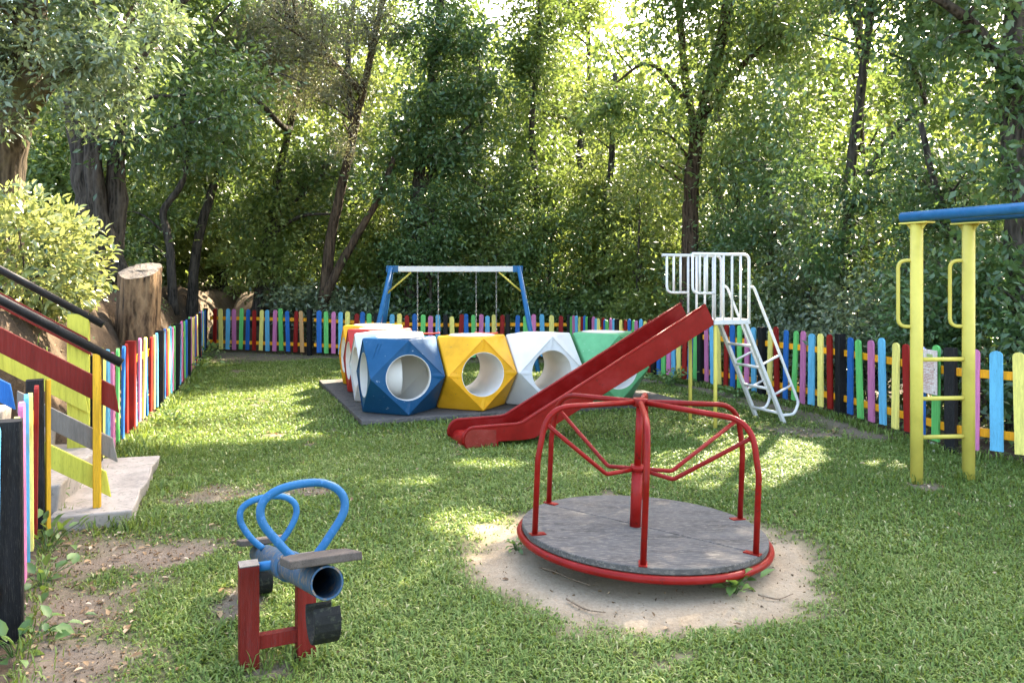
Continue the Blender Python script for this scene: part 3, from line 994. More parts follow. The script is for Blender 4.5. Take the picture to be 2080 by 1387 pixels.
def block(label, mat, loc, open_axes, rz=0.0):
    """cuboctahedron shell; open_axes: set of 'x-','x+','y-','y+' faces with a round hole"""
    t = thing('climbing_block', label, 'play block', loc, ANG + rz, group='moulded play blocks on the boards')
    mb = MB((0, 0, -A))
    faces = {'x-': ((-1, 0, 0), (0, -1, 0), (0, 0, 1)), 'x+': ((1, 0, 0), (0, 1, 0), (0, 0, 1)), 'y-': ((0, -1, 0), (1, 0, 0), (0, 0, 1)), 'y+': ((0, 1, 0), (-1, 0, 0), (0, 0, 1)),
             'z-': ((0, 0, -1), (1, 0, 0), (0, -1, 0)), 'z+': ((0, 0, 1), (1, 0, 0), (0, 1, 0))}
    rh = .262
    ns = 10
    for k, (nn, u, v) in faces.items():
        nn, u, v = map(lambda q: np.array(q, float), (nn, u, v))
        c = nn * A
        cor = [c + u * A, c + v * A, c - u * A, c - v * A]
        if k in open_axes:
            out = []
            for i in range(4):
                for j in range(ns):
                    out.append(cor[i] + (cor[(i + 1) % 4] - cor[i]) * j / ns)
            N_ = len(out)
            inn = []
            for i, q in enumerate(out):
                a = math.atan2(np.dot(q - c, v), np.dot(q - c, u))
                inn.append(c + rh * (math.cos(a) * u + math.sin(a) * v))
            mb.add(out + inn, [(i, (i + 1) % N_, N_ + (i + 1) % N_, N_ + i) for i in range(N_)])
        else:
            mb.add(cor, [(0, 1, 2, 3)])
    for sx in (-1, 1):
        for sy in (-1, 1):
            for sz in (-1, 1):
                T = [(sx * A, sy * A, 0), (sx * A, 0, sz * A), (0, sy * A, sz * A)]
                nrm = np.cross(np.array(T[1]) - np.array(T[0]), np.array(T[2]) - np.array(T[0]))
                if np.dot(nrm, (sx, sy, sz)) < 0: T = T[::-1]
                mb.add(T, [(0, 1, 2)])
    me = mb.mesh('shell')
    import bmesh
    bm = bmesh.new(); bm.from_mesh(me)
    bmesh.ops.dissolve_degenerate(bm, dist=1e-5, edges=bm.edges)
    bmesh.ops.remove_doubles(bm, verts=bm.verts, dist=1e-4)
    bm.to_mesh(me); bm.free()
    o = link('shell', me, mat, t)
    bv = o.modifiers.new('bevel', 'BEVEL'); bv.width = .016; bv.segments = 4; bv.limit_method = 'ANGLE'; bv.angle_limit = R(30)
    # round lining tubes
    axes = {'x': ('x-', 'x+'), 'y': ('y-', 'y+')}
    for axn, (m_, p_) in axes.items():
        op = [q for q in (m_, p_) if q in open_axes]
        if not op: continue
        through = len(op) == 2 and not (len(open_axes) > 2)
        dl = .40 if axn == 'x' else .07
        spans = [(-A + .001, A - .001)] if through else [((-A + .001, -A + dl) if q == m_ else (A - dl, A - .001)) for q in op]
        for (s0, s1) in spans:
            mb = MB((0, 0, -A))
            nn = 48
            V = []; F = []
            prof = [(s0, rh + .001), (s0, rh - .006), (s1, rh - .006), (s1, rh + .012), (s0 + .012, rh + .012)]
            for (s, r_) in prof:
                for j in range(nn):
                    a = 2 * math.pi * j / nn
                    q = (s, r_ * math.cos(a), r_ * math.sin(a)) if axn == 'x' else (r_ * math.cos(a), s, r_ * math.sin(a))
                    V.append(q)
            for i in range(len(prof) - 1):
                for j in range(nn):
                    F.append((i * nn + j, i * nn + (j + 1) % nn, (i + 1) * nn + (j + 1) % nn, (i + 1) * nn + j))
            mb.add(V, F, False)
            lo = mb.build('tunnel', 'plastic_lining', t)
            for pl in lo.data.polygons: pl.use_smooth = True
            e = lo.modifiers.new('es', 'EDGE_SPLIT'); e.split_angle = R(40)
    # pale inside of the shell
    if len(open_axes) > 2 or open_axes in ({'x-', 'y-'},):
        mb = MB((0, 0, -A)); k = A - .02
        for s in (-1, 1):
            mb.add([(k, 0, s * k), (0, k, s * k), (-k, 0, s * k), (0, -k, s * k)], [(0, 1, 2, 3)])
        mb.add([(k, k, 0), (k, 0, k), (k, -k, 0), (k, 0, -k)], [(0, 1, 2, 3)])
        mb.add([(k, k, 0), (0, k, k), (-k, k, 0), (0, k, -k)], [(0, 1, 2, 3)])
        for sx in (-1, 1):
            for sy in (-1, 1):
                for sz in (-1, 1):
                    mb.add([(sx * k, sy * k, 0), (sx * k, 0, sz * k), (0, sy * k, sz * k)], [(0, 1, 2)])
        mb.build('inner_wall', 'plastic_lining', t)
    # pale lid let into the top
    mb = MB((0, 0, -A)); r_ = .285
    V = [(r_ * math.cos(2 * math.pi * j / 40), r_ * math.sin(2 * math.pi * j / 40), A + .003) for j in range(40)]
    V2 = [((r_ - .01) * math.cos(2 * math.pi * j / 40), (r_ - .01) * math.sin(2 * math.pi * j / 40), A + .007) for j in range(40)]
    mb.add(V + V2, [(j, (j + 1) % 40, 40 + (j + 1) % 40, 40 + j) for j in range(40)] + [tuple(range(40, 80))])
    mb.build('lid', 'plastic_lid', t)
    return t


BZ = .062
COLR = np.array([-.295, .955])
blue_c = np.array([-1.176, 9.06]) + COLD * A


def bpos(i, j):
    q = blue_c + ROW * .888 * i + COLR * .888 * j
    return (q[0], q[1], BZ)


block('blue play block with round hole at the near corner of the row', 'plastic_blue', bpos(0, 0), {'x-', 'y-'})
bb = bpy.data.objects['climbing_block']
mb = MB()
e1 = np.array([1, -1, 0]) / 2 ** .5; e2 = np.array([1, 1, 2]) / 6 ** .5; nn_ = np.array([-1, -1, 1]) / 3 ** .5
gq = np.random.default_rng(9)
cq = np.array([-2, -2, 2]) / 3 * A + np.array([0, 0, A])
for cx, m_ in ((-.075, 15), (-.035, 10)):
    for k_ in range(m_):
        w_ = gq.uniform(.010, .02)
        c_ = cq + e1 * (cx + gq.uniform(-.003, .003)) + e2 * (.10 - k_ * .013) + nn_ * .001
        mb.prism([(-w_ / 2, -.0035), (w_ / 2, -.0035), (w_ / 2, .0035), (-w_ / 2, .0035)], c_, e1, e2, nn_, .0025)
mb.build('embossed_lettering', 'plastic_blue', bb)
block('yellow play block with a see-through tunnel, right of the blue block', 'plastic_yellow', bpos(1, 0), {'y-', 'y+'}, R(.6))
block('white play block between yellow and green blocks, crossed by the slide', 'plastic_white', bpos(2, 0), {'y-', 'y+'}, R(-.5))
block('green play block at the right end of the row behind the slide', 'plastic_green', bpos(3.03, 0), {'y-', 'y+'}, R(.4))
block('white play block directly behind the blue block', 'plastic_white', bpos(0, 1), {'x-', 'x+'}, R(.5))
block('red play block in the left row behind a white block', 'plastic_red', bpos(0, 2), {'x-', 'x+'}, R(-.4))
block('yellow play block at the far end of the left row', 'plastic_yellow', bpos(.02, 3), {'x-', 'x+'}, R(.5))
# boards below
for (i0, i1, j0, j1, lab) in ((-.62, 4.05, -.60, .62, 'long grey wooden board under the front row of play blocks'), (-.62, .62, .63, 3.72, 'grey wooden board under the left row of play blocks')):
    c = blue_c + ROW * .888 * (i0 + i1) / 2 + COLD * .888 * (j0 + j1) / 2
    t = thing('ground_board', lab, 'board', (c[0], c[1], 0), ANG, group='boards under the play blocks')
    lx, ly = (i1 - i0) * .888, (j1 - j0) * .888
    if lx > ly:
        k = 3; 
        for q in range(k):
            mb = MB(); mb.box((-lx / 2 + lx * (q + .5) / k, 0, .028), (lx / k - .004, ly, .06)); mb.build('sheet', 'deck', t, bevel=.004, seg=1)
    else:
        k = 2
        for q in range(k):
            mb = MB(); mb.box((0, -ly / 2 + ly * (q + .5) / k, .028), (lx, ly / k - .004, .06)); mb.build('sheet', 'deck', t, bevel=.004, seg=1)

# ------------------------------------------------------------------ slide
SD = np.array([.930, .368]); SD /= np.linalg.norm(SD)
sl_o = np.array([-.47, 7.56])
sl = thing('slide', 'red metal slide with white caged platform, white ladder and yellow legs', 'slide', (sl_o[0], sl_o[1], 0), math.atan2(SD[1], SD[0]))
WD = .47
PL = 2.84                    # platform start along the slide
PZ = 1.15
# side walls: profile polygons in x,z
def arc(cx, cz, r, a0, a1, n=10):
    return [(cx + r * math.cos(a), cz + r * math.sin(a)) for a in np.linspace(a0, a1, n)]
lowtop = [(.36 + 0, .30), (.66, .315)]
wall = arc(.12, .085, .115, R(262), R(100), 14) + [(.60, .205)] + [(PL - .10, PZ + .19), (PL + .02, PZ - .02), (.74, .055), (.62, .045), (.36, .05), (.36, -.03)]
for k, y in enumerate((0, WD)):
    mb = MB(); mb.prism(wall, (0, y - .012, 0), (1, 0, 0), (0, 0, 1), (0, 1, 0), .024)
    w_ = mb.build('side_wall', 'metal_red', sl, bevel=.004)
    # rounded lip along the top
    lip = [(x, y, z) for x, z in arc(.12, .085, .115, R(200), R(100), 9)] + [(.56, y, .203), (.62, y, .216)] + [(PL - .10, y, PZ + .19)]
    mb = MB(); mb.tube(lip, .0165, n=10); mb.build('lip', 'metal_red', w_)
    mb = MB(); pl_ = arc(.12, .085, .102, R(262), R(105), 12) + [(.335, .165), (.335, -.02)]
    mb.prism(pl_, (0, y - (.017 if k == 0 else -.013), 0), (1, 0, 0), (0, 0, 1), (0, 1, 0), .004); mb.build('patch_plate', 'metal_red_faded', w_)
# bed
bedp = arc(.11, .03, .075, R(200), R(80), 8) + [(.60, .10), (.72, .125), (PL, PZ + .02)]
mb = MB()
n_ = len(bedp)
V = [(x, .0, z) for x, z in bedp] + [(x, WD, z) for x, z in bedp] + [(x, 0, z - .02) for x, z in bedp] + [(x, WD, z - .02) for x, z in bedp]
F = []
for i in range(n_ - 1):
    F += [(i, i + 1, n_ + i + 1, n_ + i), (2 * n_ + i + 1, 2 * n_ + i, 3 * n_ + i, 3 * n_ + i + 1)]
mb.add(V, F)
mb.build('chute', 'metal_red', sl)
mb = MB(); mb.box((.30, WD / 2, .02), (.06, WD - .03, .10)); mb.build('foot_block', 'metal_red_faded', sl)
# platform
PX0, PX1 = PL, PL + .475
mb = MB(); mb.box(((PX0 + PX1) / 2, WD / 2, PZ), (PX1 - PX0, WD + .06, .055)); mb.build('platform', 'metal_white', sl, bevel=.005)
TOPZ = 1.885
for k, y in enumerate((-.015, WD + .015)):
    xs = [PX0 + .012 + q * (PX1 - PX0 - .024) / 4 for q in range(5)]
    front = PX0 - .27
    mb = MB()
    mb.tube(fillet([(front - .06 if k else front + .0, y, TOPZ), (xs[4], y, TOPZ), (xs[4], y, PZ)], .075, 7), .0175, n=10)
    c = mb.build('guard_rail', 'metal_white', sl)
    mb = MB(); mb.tube(fillet([(front, y, TOPZ), (front, y, 1.465), (xs[0], y, 1.465)], .075, 7), .0145, n=10); mb.build('rail_bend', 'metal_white', c)
    for x in [front + .09, front + .18] + xs[:4]:
        mb = MB(); mb.tube([(x, y, 1.465 if x < PX0 else PZ), (x, y, TOPZ)], .0142, n=10); mb.build('rail_bar', 'metal_white', c)
# ladder
LX1 = PX1 + .52
for k, y in enumerate((-.005, WD + .005)):
    mb = MB(); mb.beam((PX1 - .06, y, PZ - .01), (LX1, y, -.10), .05, .036, up=(1, 0, .6)); mb.build('stringer', 'metal_white', sl, bevel=.004)
    lt = np.array([LX1 - PX1 + .06, 0, -.10 - PZ])
    pts = fillet([(PX1 - .012, y - (.01 if k == 0 else -.01), 1.53), (PX1 + .06, y, 1.53), (LX1 + .16, y, .22), (LX1 + .10, y, .09), (LX1 - .09, y, .09)], .09, 6)
    mb = MB(); mb.tube(pts, .0165, n=10); hr = mb.build('ladder_handrail', 'metal_white', sl)
    for s in (.42, .72):
        zz = PZ * (1 - s)
        x0 = PX1 - .06 + (LX1 - PX1 + .06) * s * PZ / (PZ + .1)
        z1 = zz + .10
        x1 = PX1 + .06 + (LX1 + .10 - PX1) * (1.53 - z1) / (1.53 - .22)
        mb = MB(); mb.tube([(x0, y, zz), (x1, y, z1)], .014, n=8); mb.build('strut', 'metal_white', hr)
for s in (.24, .45, .66, .90):
    z = PZ * (1 - s); x = PX1 - .06 + (LX1 - PX1 + .06) * (PZ - z) / (PZ + .1)
    mb = MB(); mb.tube([(x, -.005, z), (x, WD + .005, z)], .0165, n=10); mb.build('rung', 'metal_white', sl)
for (x, y) in ((PX0 + .03, -.0), (PX0 + .03, WD)):
    mb = MB(); mb.tube([(x, y, PZ), (x, y, -.2)], .021, n=12); mb.build('leg', 'metal_yellow', sl)

# ------------------------------------------------------------------ ladder frame (horizontal bars)
mbk = thing('monkey_bars', 'yellow upright ladder frame with grips carrying blue overhead tubes at right', 'monkey bars', (3.2, 6.31, hz(3.2, 6.31)))
mo = np.array(mbk.location)
TD = np.array([.45, -.89, 0]); TD /= np.linalg.norm(TD)
PP = [np.array([3.205, 6.31, 0]), np.array([3.645, 6.36, 0])]
for q in PP:
    for far in (0, 1):
        qq = q + TD * 2.3 * far
        mb = MB(mo); mb.tube([(qq[0], qq[1], -.2), (qq[0], qq[1], 2.05)], .047, n=24); po = mb.build('post', 'metal_yellow', mbk)
        mb = MB(mo)
        sdv = np.cross(TD, (0, 0, 1))
        mb.prism([(-.12, -.055), (.12, -.055), (.12, .055), (-.12, .055)], (qq[0], qq[1], 2.05), TD, -sdv, (0, 0, 1), .012)
        for sg in (-1, 1):
            mb.prism([(0, 0), (.045 * sg, 0), (0, -.055)][::sg], qq + np.array([0, 0, 2.05]) + TD * .046 * sg - sdv * .003, TD, (0, 0, 1), sdv, .006)
        mb.build('top_plate', 'metal_yellow', po)
        if not far:
            GD = np.array([.97, -.24, 0]) * .135
            g = [qq + np.array([0, 0, 1.76]), qq - GD + np.array([0, 0, 1.76]), qq - GD + np.array([0, 0, 1.235]), qq + np.array([0, 0, 1.235])]
            mb = MB(mo); mb.tube(fillet(g, .075, 7), .0145, n=10); mb.build('grip', 'metal_yellow', po)
    st0 = q - TD * .13; e0 = q + TD * 2.45
    mb = MB(mo); mb.tube([(st0[0], st0[1], 2.108), (e0[0], e0[1], 2.104)], .041, n=22); mb.build('overhead_tube', 'metal_blue', mbk)
for far in (0, 1):
    for z in (.36, .665, .975):
        a, b = PP[0] + TD * 2.3 * far, PP[1] + TD * 2.3 * far
        mb = MB(mo); mb.tube([(a[0], a[1], z), (b[0], b[1], z)], .017, n=12); mb.build('rung', 'metal_yellow', mbk)
for k in range(5):
    a = PP[0] + TD * (.72 + .32 * k); b = PP[1] + TD * (.72 + .32 * k)
    mb = MB(mo); mb.tube([(a[0], a[1], 2.10), (b[0], b[1], 2.10)], .018, n=10); mb.build('overhead_bar', 'metal_blue', mbk)

# ------------------------------------------------------------------ swing
SY = 15.2
sw = thing('swing_set', 'blue and white swing frame with two red seats on chains behind the blocks', 'swing', (-1.05, SY, hz(-1.05, SY)))
so2 = np.array(sw.location)
x0, x1 = at(785, 547, SY)[0], at(1062, 547, SY)[0]
BZ2 = 1.82
mb = MB(so2); mb.beam((x0 + .22, SY, BZ2), (x1 - .18, SY, BZ2), .09, .105); mb.build('crossbeam', 'metal_white', sw, bevel=.006)
for xa, xb, sg in ((x0, x0 + .23, -1), (x1 - .19, x1, 1)):
    mb = MB(so2); mb.beam((xa, SY, BZ2), (xb, SY, BZ2), .11, .125); br = mb.build('bracket', 'metal_blue', sw, bevel=.006)
    xm = (xa + xb) / 2
    for fy in (-1, 1):
        mb = MB(so2)
        p0 = np.array([xm + .02 * sg, SY + fy * .05, BZ2 + .03]); p1 = np.array([xm + sg * .40, SY + fy * .62, -.25])
        mb.tube([p0, p1], .045, n=14)
        lg = mb.build('leg', 'metal_blue', sw)
    q = .24
    mb = MB(so2)
    a = np.array([xm + sg * .09, SY - .19, BZ2 - .45]); b = np.array([xm + sg * .09, SY + .19, BZ2 - .45])
    mb.tube([a, b], .018, n=8); mb.tube([(a + b) / 2, (xm - sg * .36, SY, BZ2 - .06)], .018, n=8)
    mb.build('brace', 'metal_yellow', sw)
# chain link meshes
link_me = MB()
lk = [(.010 * math.cos(a), 0, .018 * math.sin(a) + (.010 if math.sin(a) > 0 else -.010)) for a in np.linspace(0, 2 * math.pi, 10, endpoint=False)]
link_me.tube(lk, .0042, n=5, closed=True)
for (pa, pb, zseat) in ((848, 890, .60), (967, 1008, .60)):
    xa, xb = at(pa, 600, SY)[0], at(pb, 600, SY)[0]
    for x in (xa, xb):
        mb = MB(so2)
        zz = BZ2 - .06; i = 0
        while zz > zseat:
            for fa in ([0]):
                V = [(x + (v[0] if i % 2 == 0 else v[1]), SY + (v[1] if i % 2 == 0 else v[0]), zz + v[2]) for v in link_me.v]
                mb.add(V, link_me.f, True)
            zz -= .046; i += 1
        mb.build('chain', 'steel', sw)
    mb = MB(so2)
    xc = (xa + xb) / 2; hw = (xb - xa) / 2 + .03
    prof = [(-hw, 0), (-hw * .5, -.012), (hw * .5, -.012), (hw, 0), (hw, .022), (hw * .5, .012), (-hw * .5, .012), (-hw, .022)]
    mb.prism(prof, (xc, SY - .09, zseat - .01), (1, 0, 0), (0, 0, 1), (0, 1, 0), .18)
    mb.build('seat', 'plastic_red', sw, bevel=.006)

# ------------------------------------------------------------------ notice on the fence
fa = np.array(RIGHT_FENCE[6]); fb = np.array(RIGHT_FENCE[7])
fd = (fb - fa) / np.linalg.norm(fb - fa)
fn = np.array([fd[1], -fd[0]])
q = fa + (fb - fa) * .83 + fn * .05
nz = hz(*q)
nt_ = thing('notice_board', 'faded paper notice board fixed to the pickets behind the yellow ladder', 'notice', (q[0], q[1], nz + .52), math.atan2(fd[1], fd[0]))
mb = MB(); mb.box((0, 0, .21), (.40, .012, .42)); mb.build('panel', 'paper', nt_, bevel=.002, seg=1)
mb = MB()
gg = np.random.default_rng(5)
for k in range(15):
    z = .30 - k * .0145
    x = -.165
    while x < .15:
        wd = gg.uniform(.02, .09); wd = min(wd, .165 - x)
        if gg.random() < .8: mb.box((x + wd / 2, -.0066, z), (wd, .0012, .0065))
        x += wd + .008
for k in range(3):
    mb.box((-.02, -.0066, .075 - k * .016), (.26, .0012, .005))
mb.build('text_lines', 'print', nt_)
mb = MB(); mb.box((-.02, -.0066, .365), (.05, .0012, .05)); mb.box((-.13, -.0066, .365), (.06, .0012, .02)); mb.build('emblem', 'print_blue', nt_)
mb = MB(); mb.box((.10, -.0066, .365), (.09, .0012, .03)); mb.build('emblem', 'print_green', nt_)
for x in (-.17, .17):
    for z in (.025, .24):
        mb = MB(); mb.tube([(x, -.006, z), (x, -.010, z)], .006, n=8); mb.build('screw', 'metal_black', nt_)

# ------------------------------------------------------------------ stump
sp = at(276, 700, 10.5)
sz = hz(sp[0], sp[1])
stp = thing('tree_stump', 'tall sawn tree stump standing on the bank behind the left fence', 'stump', (sp[0], sp[1], sz - .1))
g = np.random.default_rng(77)
na, nzs = 48, 26
H = 1.73 - sz + .1
phases = g.random(6) * 6.28
V = []
for i in range(nzs + 1):
    s = i / nzs
    for j in range(na):
        a = 2 * math.pi * j / na
        rr = .255 * (1 + .32 * (1 - s) ** 5 + .05 * (1 - s))
        groove = .035 * math.sin(3 * a + phases[0]) + .03 * math.sin(5 * a + phases[1] + s * .8) + .025 * math.sin(11 * a + phases[2] + s * 1.5) + .018 * math.sin(17 * a + phases[3]) + g.normal() * .006
        # deep rotten fold on the camera side
        fa_ = ((a - R(262) + math.pi) % (2 * math.pi)) - math.pi
        groove -= .16 * math.exp(-(fa_ / .12) ** 2) * (1 - s) ** .6 + .10 * math.exp(-((fa_ - .55) / .10) ** 2) * (1 - s)
        rr = rr * (1 + groove * 1.2)
        z = H * s - (0 if i < nzs else 0) + (.11 * math.cos(a - R(85)) if i == nzs else .11 * math.cos(a - R(85)) * s)
        V.append((rr * math.cos(a) + .06 * s, rr * math.sin(a), z))
F = []
for i in range(nzs):
    for j in range(na):
        F.append((i * na + j, i * na + (j + 1) % na, (i + 1) * na + (j + 1) % na, (i + 1) * na + j))
MB().add(V, F, True).build('trunk', 'stump_side', stp)
topv = V[nzs * na:]
ctr = tuple(np.mean(topv, 0))
mb = MB()
rings = 7
VV = []
for k in range(rings + 1):
    s = 1 - k / (rings + .0001)
    for j in range(na):
        q = np.array(ctr) + (np.array(topv[j]) - np.array(ctr)) * s
        q[2] += g.normal() * .002 + .001
        VV.append(q)
FF = []
for k in range(rings):
    for j in range(na):
        FF.append((k * na + j, k * na + (j + 1) % na, (k + 1) * na + (j + 1) % na, (k + 1) * na + j))
mb.add(VV, FF)
mb.build('cut_top', 'stump_top', stp)
mb = MB(); c = np.array(ctr)
mb.prism([(-.12, -.006), (-.02, .012), (.16, -.004), (.0, -.014)], c + np.array([.03, -.02, .003]), (.96, -.28, .03), (.2, .9, .39), (0, 0, 1), .002)
mb.build('crack', 'rubber', stp)

# ------------------------------------------------------------------ trees
def px(px_, py_, Y): return at(px_, py_, Y)

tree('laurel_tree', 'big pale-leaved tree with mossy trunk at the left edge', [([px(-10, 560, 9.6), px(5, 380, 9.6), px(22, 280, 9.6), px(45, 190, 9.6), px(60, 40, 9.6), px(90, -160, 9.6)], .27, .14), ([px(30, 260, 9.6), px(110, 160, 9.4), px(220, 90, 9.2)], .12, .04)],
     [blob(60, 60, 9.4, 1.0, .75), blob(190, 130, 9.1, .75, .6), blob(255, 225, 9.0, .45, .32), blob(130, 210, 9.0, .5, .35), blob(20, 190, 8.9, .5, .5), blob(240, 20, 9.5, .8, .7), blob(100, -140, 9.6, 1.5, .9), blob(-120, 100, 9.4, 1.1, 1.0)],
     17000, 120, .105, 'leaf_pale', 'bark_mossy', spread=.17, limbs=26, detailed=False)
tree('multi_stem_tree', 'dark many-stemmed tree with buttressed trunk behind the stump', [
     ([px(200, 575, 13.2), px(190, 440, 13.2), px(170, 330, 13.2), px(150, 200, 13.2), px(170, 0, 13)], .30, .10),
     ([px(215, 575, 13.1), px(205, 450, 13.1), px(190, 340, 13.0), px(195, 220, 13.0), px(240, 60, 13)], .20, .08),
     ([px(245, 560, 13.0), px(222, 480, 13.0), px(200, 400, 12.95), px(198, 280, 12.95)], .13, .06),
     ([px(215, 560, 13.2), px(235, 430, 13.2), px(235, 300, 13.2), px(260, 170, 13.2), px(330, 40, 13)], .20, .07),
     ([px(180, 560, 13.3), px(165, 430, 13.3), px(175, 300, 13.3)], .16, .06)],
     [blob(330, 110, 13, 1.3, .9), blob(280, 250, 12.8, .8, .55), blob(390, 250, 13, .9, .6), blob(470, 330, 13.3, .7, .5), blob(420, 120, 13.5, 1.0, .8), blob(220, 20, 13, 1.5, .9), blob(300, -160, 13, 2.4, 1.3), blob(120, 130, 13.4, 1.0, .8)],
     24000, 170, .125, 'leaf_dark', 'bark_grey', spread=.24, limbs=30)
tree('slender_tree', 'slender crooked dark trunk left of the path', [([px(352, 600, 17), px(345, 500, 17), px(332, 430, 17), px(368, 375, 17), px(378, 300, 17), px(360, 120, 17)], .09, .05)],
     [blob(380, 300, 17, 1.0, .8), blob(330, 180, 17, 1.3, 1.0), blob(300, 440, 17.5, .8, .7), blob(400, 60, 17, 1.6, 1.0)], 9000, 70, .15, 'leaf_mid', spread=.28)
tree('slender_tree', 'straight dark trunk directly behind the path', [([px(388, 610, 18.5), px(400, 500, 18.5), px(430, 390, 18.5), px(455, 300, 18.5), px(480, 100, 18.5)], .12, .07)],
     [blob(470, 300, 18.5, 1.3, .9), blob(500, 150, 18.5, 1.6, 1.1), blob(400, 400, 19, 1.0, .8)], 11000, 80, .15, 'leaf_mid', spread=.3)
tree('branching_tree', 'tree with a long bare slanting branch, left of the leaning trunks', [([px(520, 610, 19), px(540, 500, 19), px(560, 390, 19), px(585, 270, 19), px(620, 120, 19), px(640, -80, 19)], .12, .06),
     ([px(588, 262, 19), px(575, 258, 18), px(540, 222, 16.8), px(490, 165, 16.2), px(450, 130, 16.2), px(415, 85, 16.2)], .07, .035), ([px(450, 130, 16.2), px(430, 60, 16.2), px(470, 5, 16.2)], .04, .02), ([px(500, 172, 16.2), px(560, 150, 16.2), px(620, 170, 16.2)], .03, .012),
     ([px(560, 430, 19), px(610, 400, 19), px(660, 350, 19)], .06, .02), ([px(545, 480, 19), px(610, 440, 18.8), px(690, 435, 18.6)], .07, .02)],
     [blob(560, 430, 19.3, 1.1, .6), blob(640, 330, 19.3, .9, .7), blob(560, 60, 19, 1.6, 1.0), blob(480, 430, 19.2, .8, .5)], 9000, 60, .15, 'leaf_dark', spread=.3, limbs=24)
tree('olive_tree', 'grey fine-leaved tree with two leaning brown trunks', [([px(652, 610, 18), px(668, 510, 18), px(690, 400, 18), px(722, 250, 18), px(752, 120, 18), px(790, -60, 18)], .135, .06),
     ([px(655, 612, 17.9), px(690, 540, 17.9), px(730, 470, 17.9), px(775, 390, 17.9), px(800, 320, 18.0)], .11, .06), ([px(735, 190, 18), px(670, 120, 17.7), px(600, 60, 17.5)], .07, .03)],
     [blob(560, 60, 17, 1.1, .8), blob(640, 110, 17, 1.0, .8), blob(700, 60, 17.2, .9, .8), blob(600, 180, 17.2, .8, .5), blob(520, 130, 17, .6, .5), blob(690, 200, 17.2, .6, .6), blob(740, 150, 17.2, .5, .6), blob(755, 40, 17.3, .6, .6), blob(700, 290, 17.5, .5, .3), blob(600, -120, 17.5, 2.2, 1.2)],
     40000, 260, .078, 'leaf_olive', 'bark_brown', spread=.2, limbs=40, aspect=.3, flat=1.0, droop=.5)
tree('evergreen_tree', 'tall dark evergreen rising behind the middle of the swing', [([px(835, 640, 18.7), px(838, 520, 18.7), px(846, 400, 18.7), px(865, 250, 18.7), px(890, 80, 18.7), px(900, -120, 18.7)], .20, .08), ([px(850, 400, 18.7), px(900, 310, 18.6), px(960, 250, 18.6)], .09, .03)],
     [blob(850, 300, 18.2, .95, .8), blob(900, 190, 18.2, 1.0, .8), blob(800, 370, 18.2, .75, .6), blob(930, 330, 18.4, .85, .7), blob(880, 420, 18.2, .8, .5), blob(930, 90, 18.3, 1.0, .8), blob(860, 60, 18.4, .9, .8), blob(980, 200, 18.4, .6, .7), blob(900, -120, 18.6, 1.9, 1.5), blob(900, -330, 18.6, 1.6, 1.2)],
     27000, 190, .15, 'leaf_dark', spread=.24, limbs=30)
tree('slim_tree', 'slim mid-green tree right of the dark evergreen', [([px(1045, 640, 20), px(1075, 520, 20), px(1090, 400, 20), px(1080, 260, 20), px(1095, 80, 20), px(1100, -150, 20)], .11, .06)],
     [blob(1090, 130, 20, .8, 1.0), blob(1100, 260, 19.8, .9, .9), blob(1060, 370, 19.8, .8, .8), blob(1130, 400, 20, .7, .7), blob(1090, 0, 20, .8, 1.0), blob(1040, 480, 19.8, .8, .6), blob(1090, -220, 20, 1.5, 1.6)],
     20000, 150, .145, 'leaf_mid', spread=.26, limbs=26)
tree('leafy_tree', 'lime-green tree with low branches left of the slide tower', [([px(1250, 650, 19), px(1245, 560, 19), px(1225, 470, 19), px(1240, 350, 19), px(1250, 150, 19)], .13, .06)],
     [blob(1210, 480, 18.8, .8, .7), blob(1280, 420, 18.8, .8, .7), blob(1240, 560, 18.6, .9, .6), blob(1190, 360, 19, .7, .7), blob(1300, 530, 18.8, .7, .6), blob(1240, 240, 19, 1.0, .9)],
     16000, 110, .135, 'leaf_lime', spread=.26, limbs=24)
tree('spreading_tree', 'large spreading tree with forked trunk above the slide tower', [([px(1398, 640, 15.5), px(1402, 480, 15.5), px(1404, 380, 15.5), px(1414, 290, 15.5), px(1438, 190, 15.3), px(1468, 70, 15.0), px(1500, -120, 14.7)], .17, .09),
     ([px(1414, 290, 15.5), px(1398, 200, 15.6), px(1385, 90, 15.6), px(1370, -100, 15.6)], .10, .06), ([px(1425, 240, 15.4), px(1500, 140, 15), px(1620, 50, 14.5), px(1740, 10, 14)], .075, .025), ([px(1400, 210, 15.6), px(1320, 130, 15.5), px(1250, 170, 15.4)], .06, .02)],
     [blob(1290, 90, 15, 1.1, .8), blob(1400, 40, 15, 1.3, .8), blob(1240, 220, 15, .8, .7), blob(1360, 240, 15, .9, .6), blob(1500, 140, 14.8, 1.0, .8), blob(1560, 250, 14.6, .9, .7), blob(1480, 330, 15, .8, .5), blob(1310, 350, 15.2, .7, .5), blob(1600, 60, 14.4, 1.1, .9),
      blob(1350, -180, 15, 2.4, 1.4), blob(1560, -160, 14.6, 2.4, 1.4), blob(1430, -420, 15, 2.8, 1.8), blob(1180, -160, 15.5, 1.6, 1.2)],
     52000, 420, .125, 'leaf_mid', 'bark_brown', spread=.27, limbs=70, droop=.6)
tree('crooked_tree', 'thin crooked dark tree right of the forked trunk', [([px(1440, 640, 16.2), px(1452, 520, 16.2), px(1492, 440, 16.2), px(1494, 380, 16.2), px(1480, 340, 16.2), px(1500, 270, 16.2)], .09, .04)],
     [blob(1500, 330, 16.2, .7, .5), blob(1460, 480, 16.2, .7, .6), blob(1540, 480, 16, .8, .7), blob(1420, 560, 16.2, .8, .6)], 8000, 70, .125, 'leaf_dark', spread=.24, limbs=24)
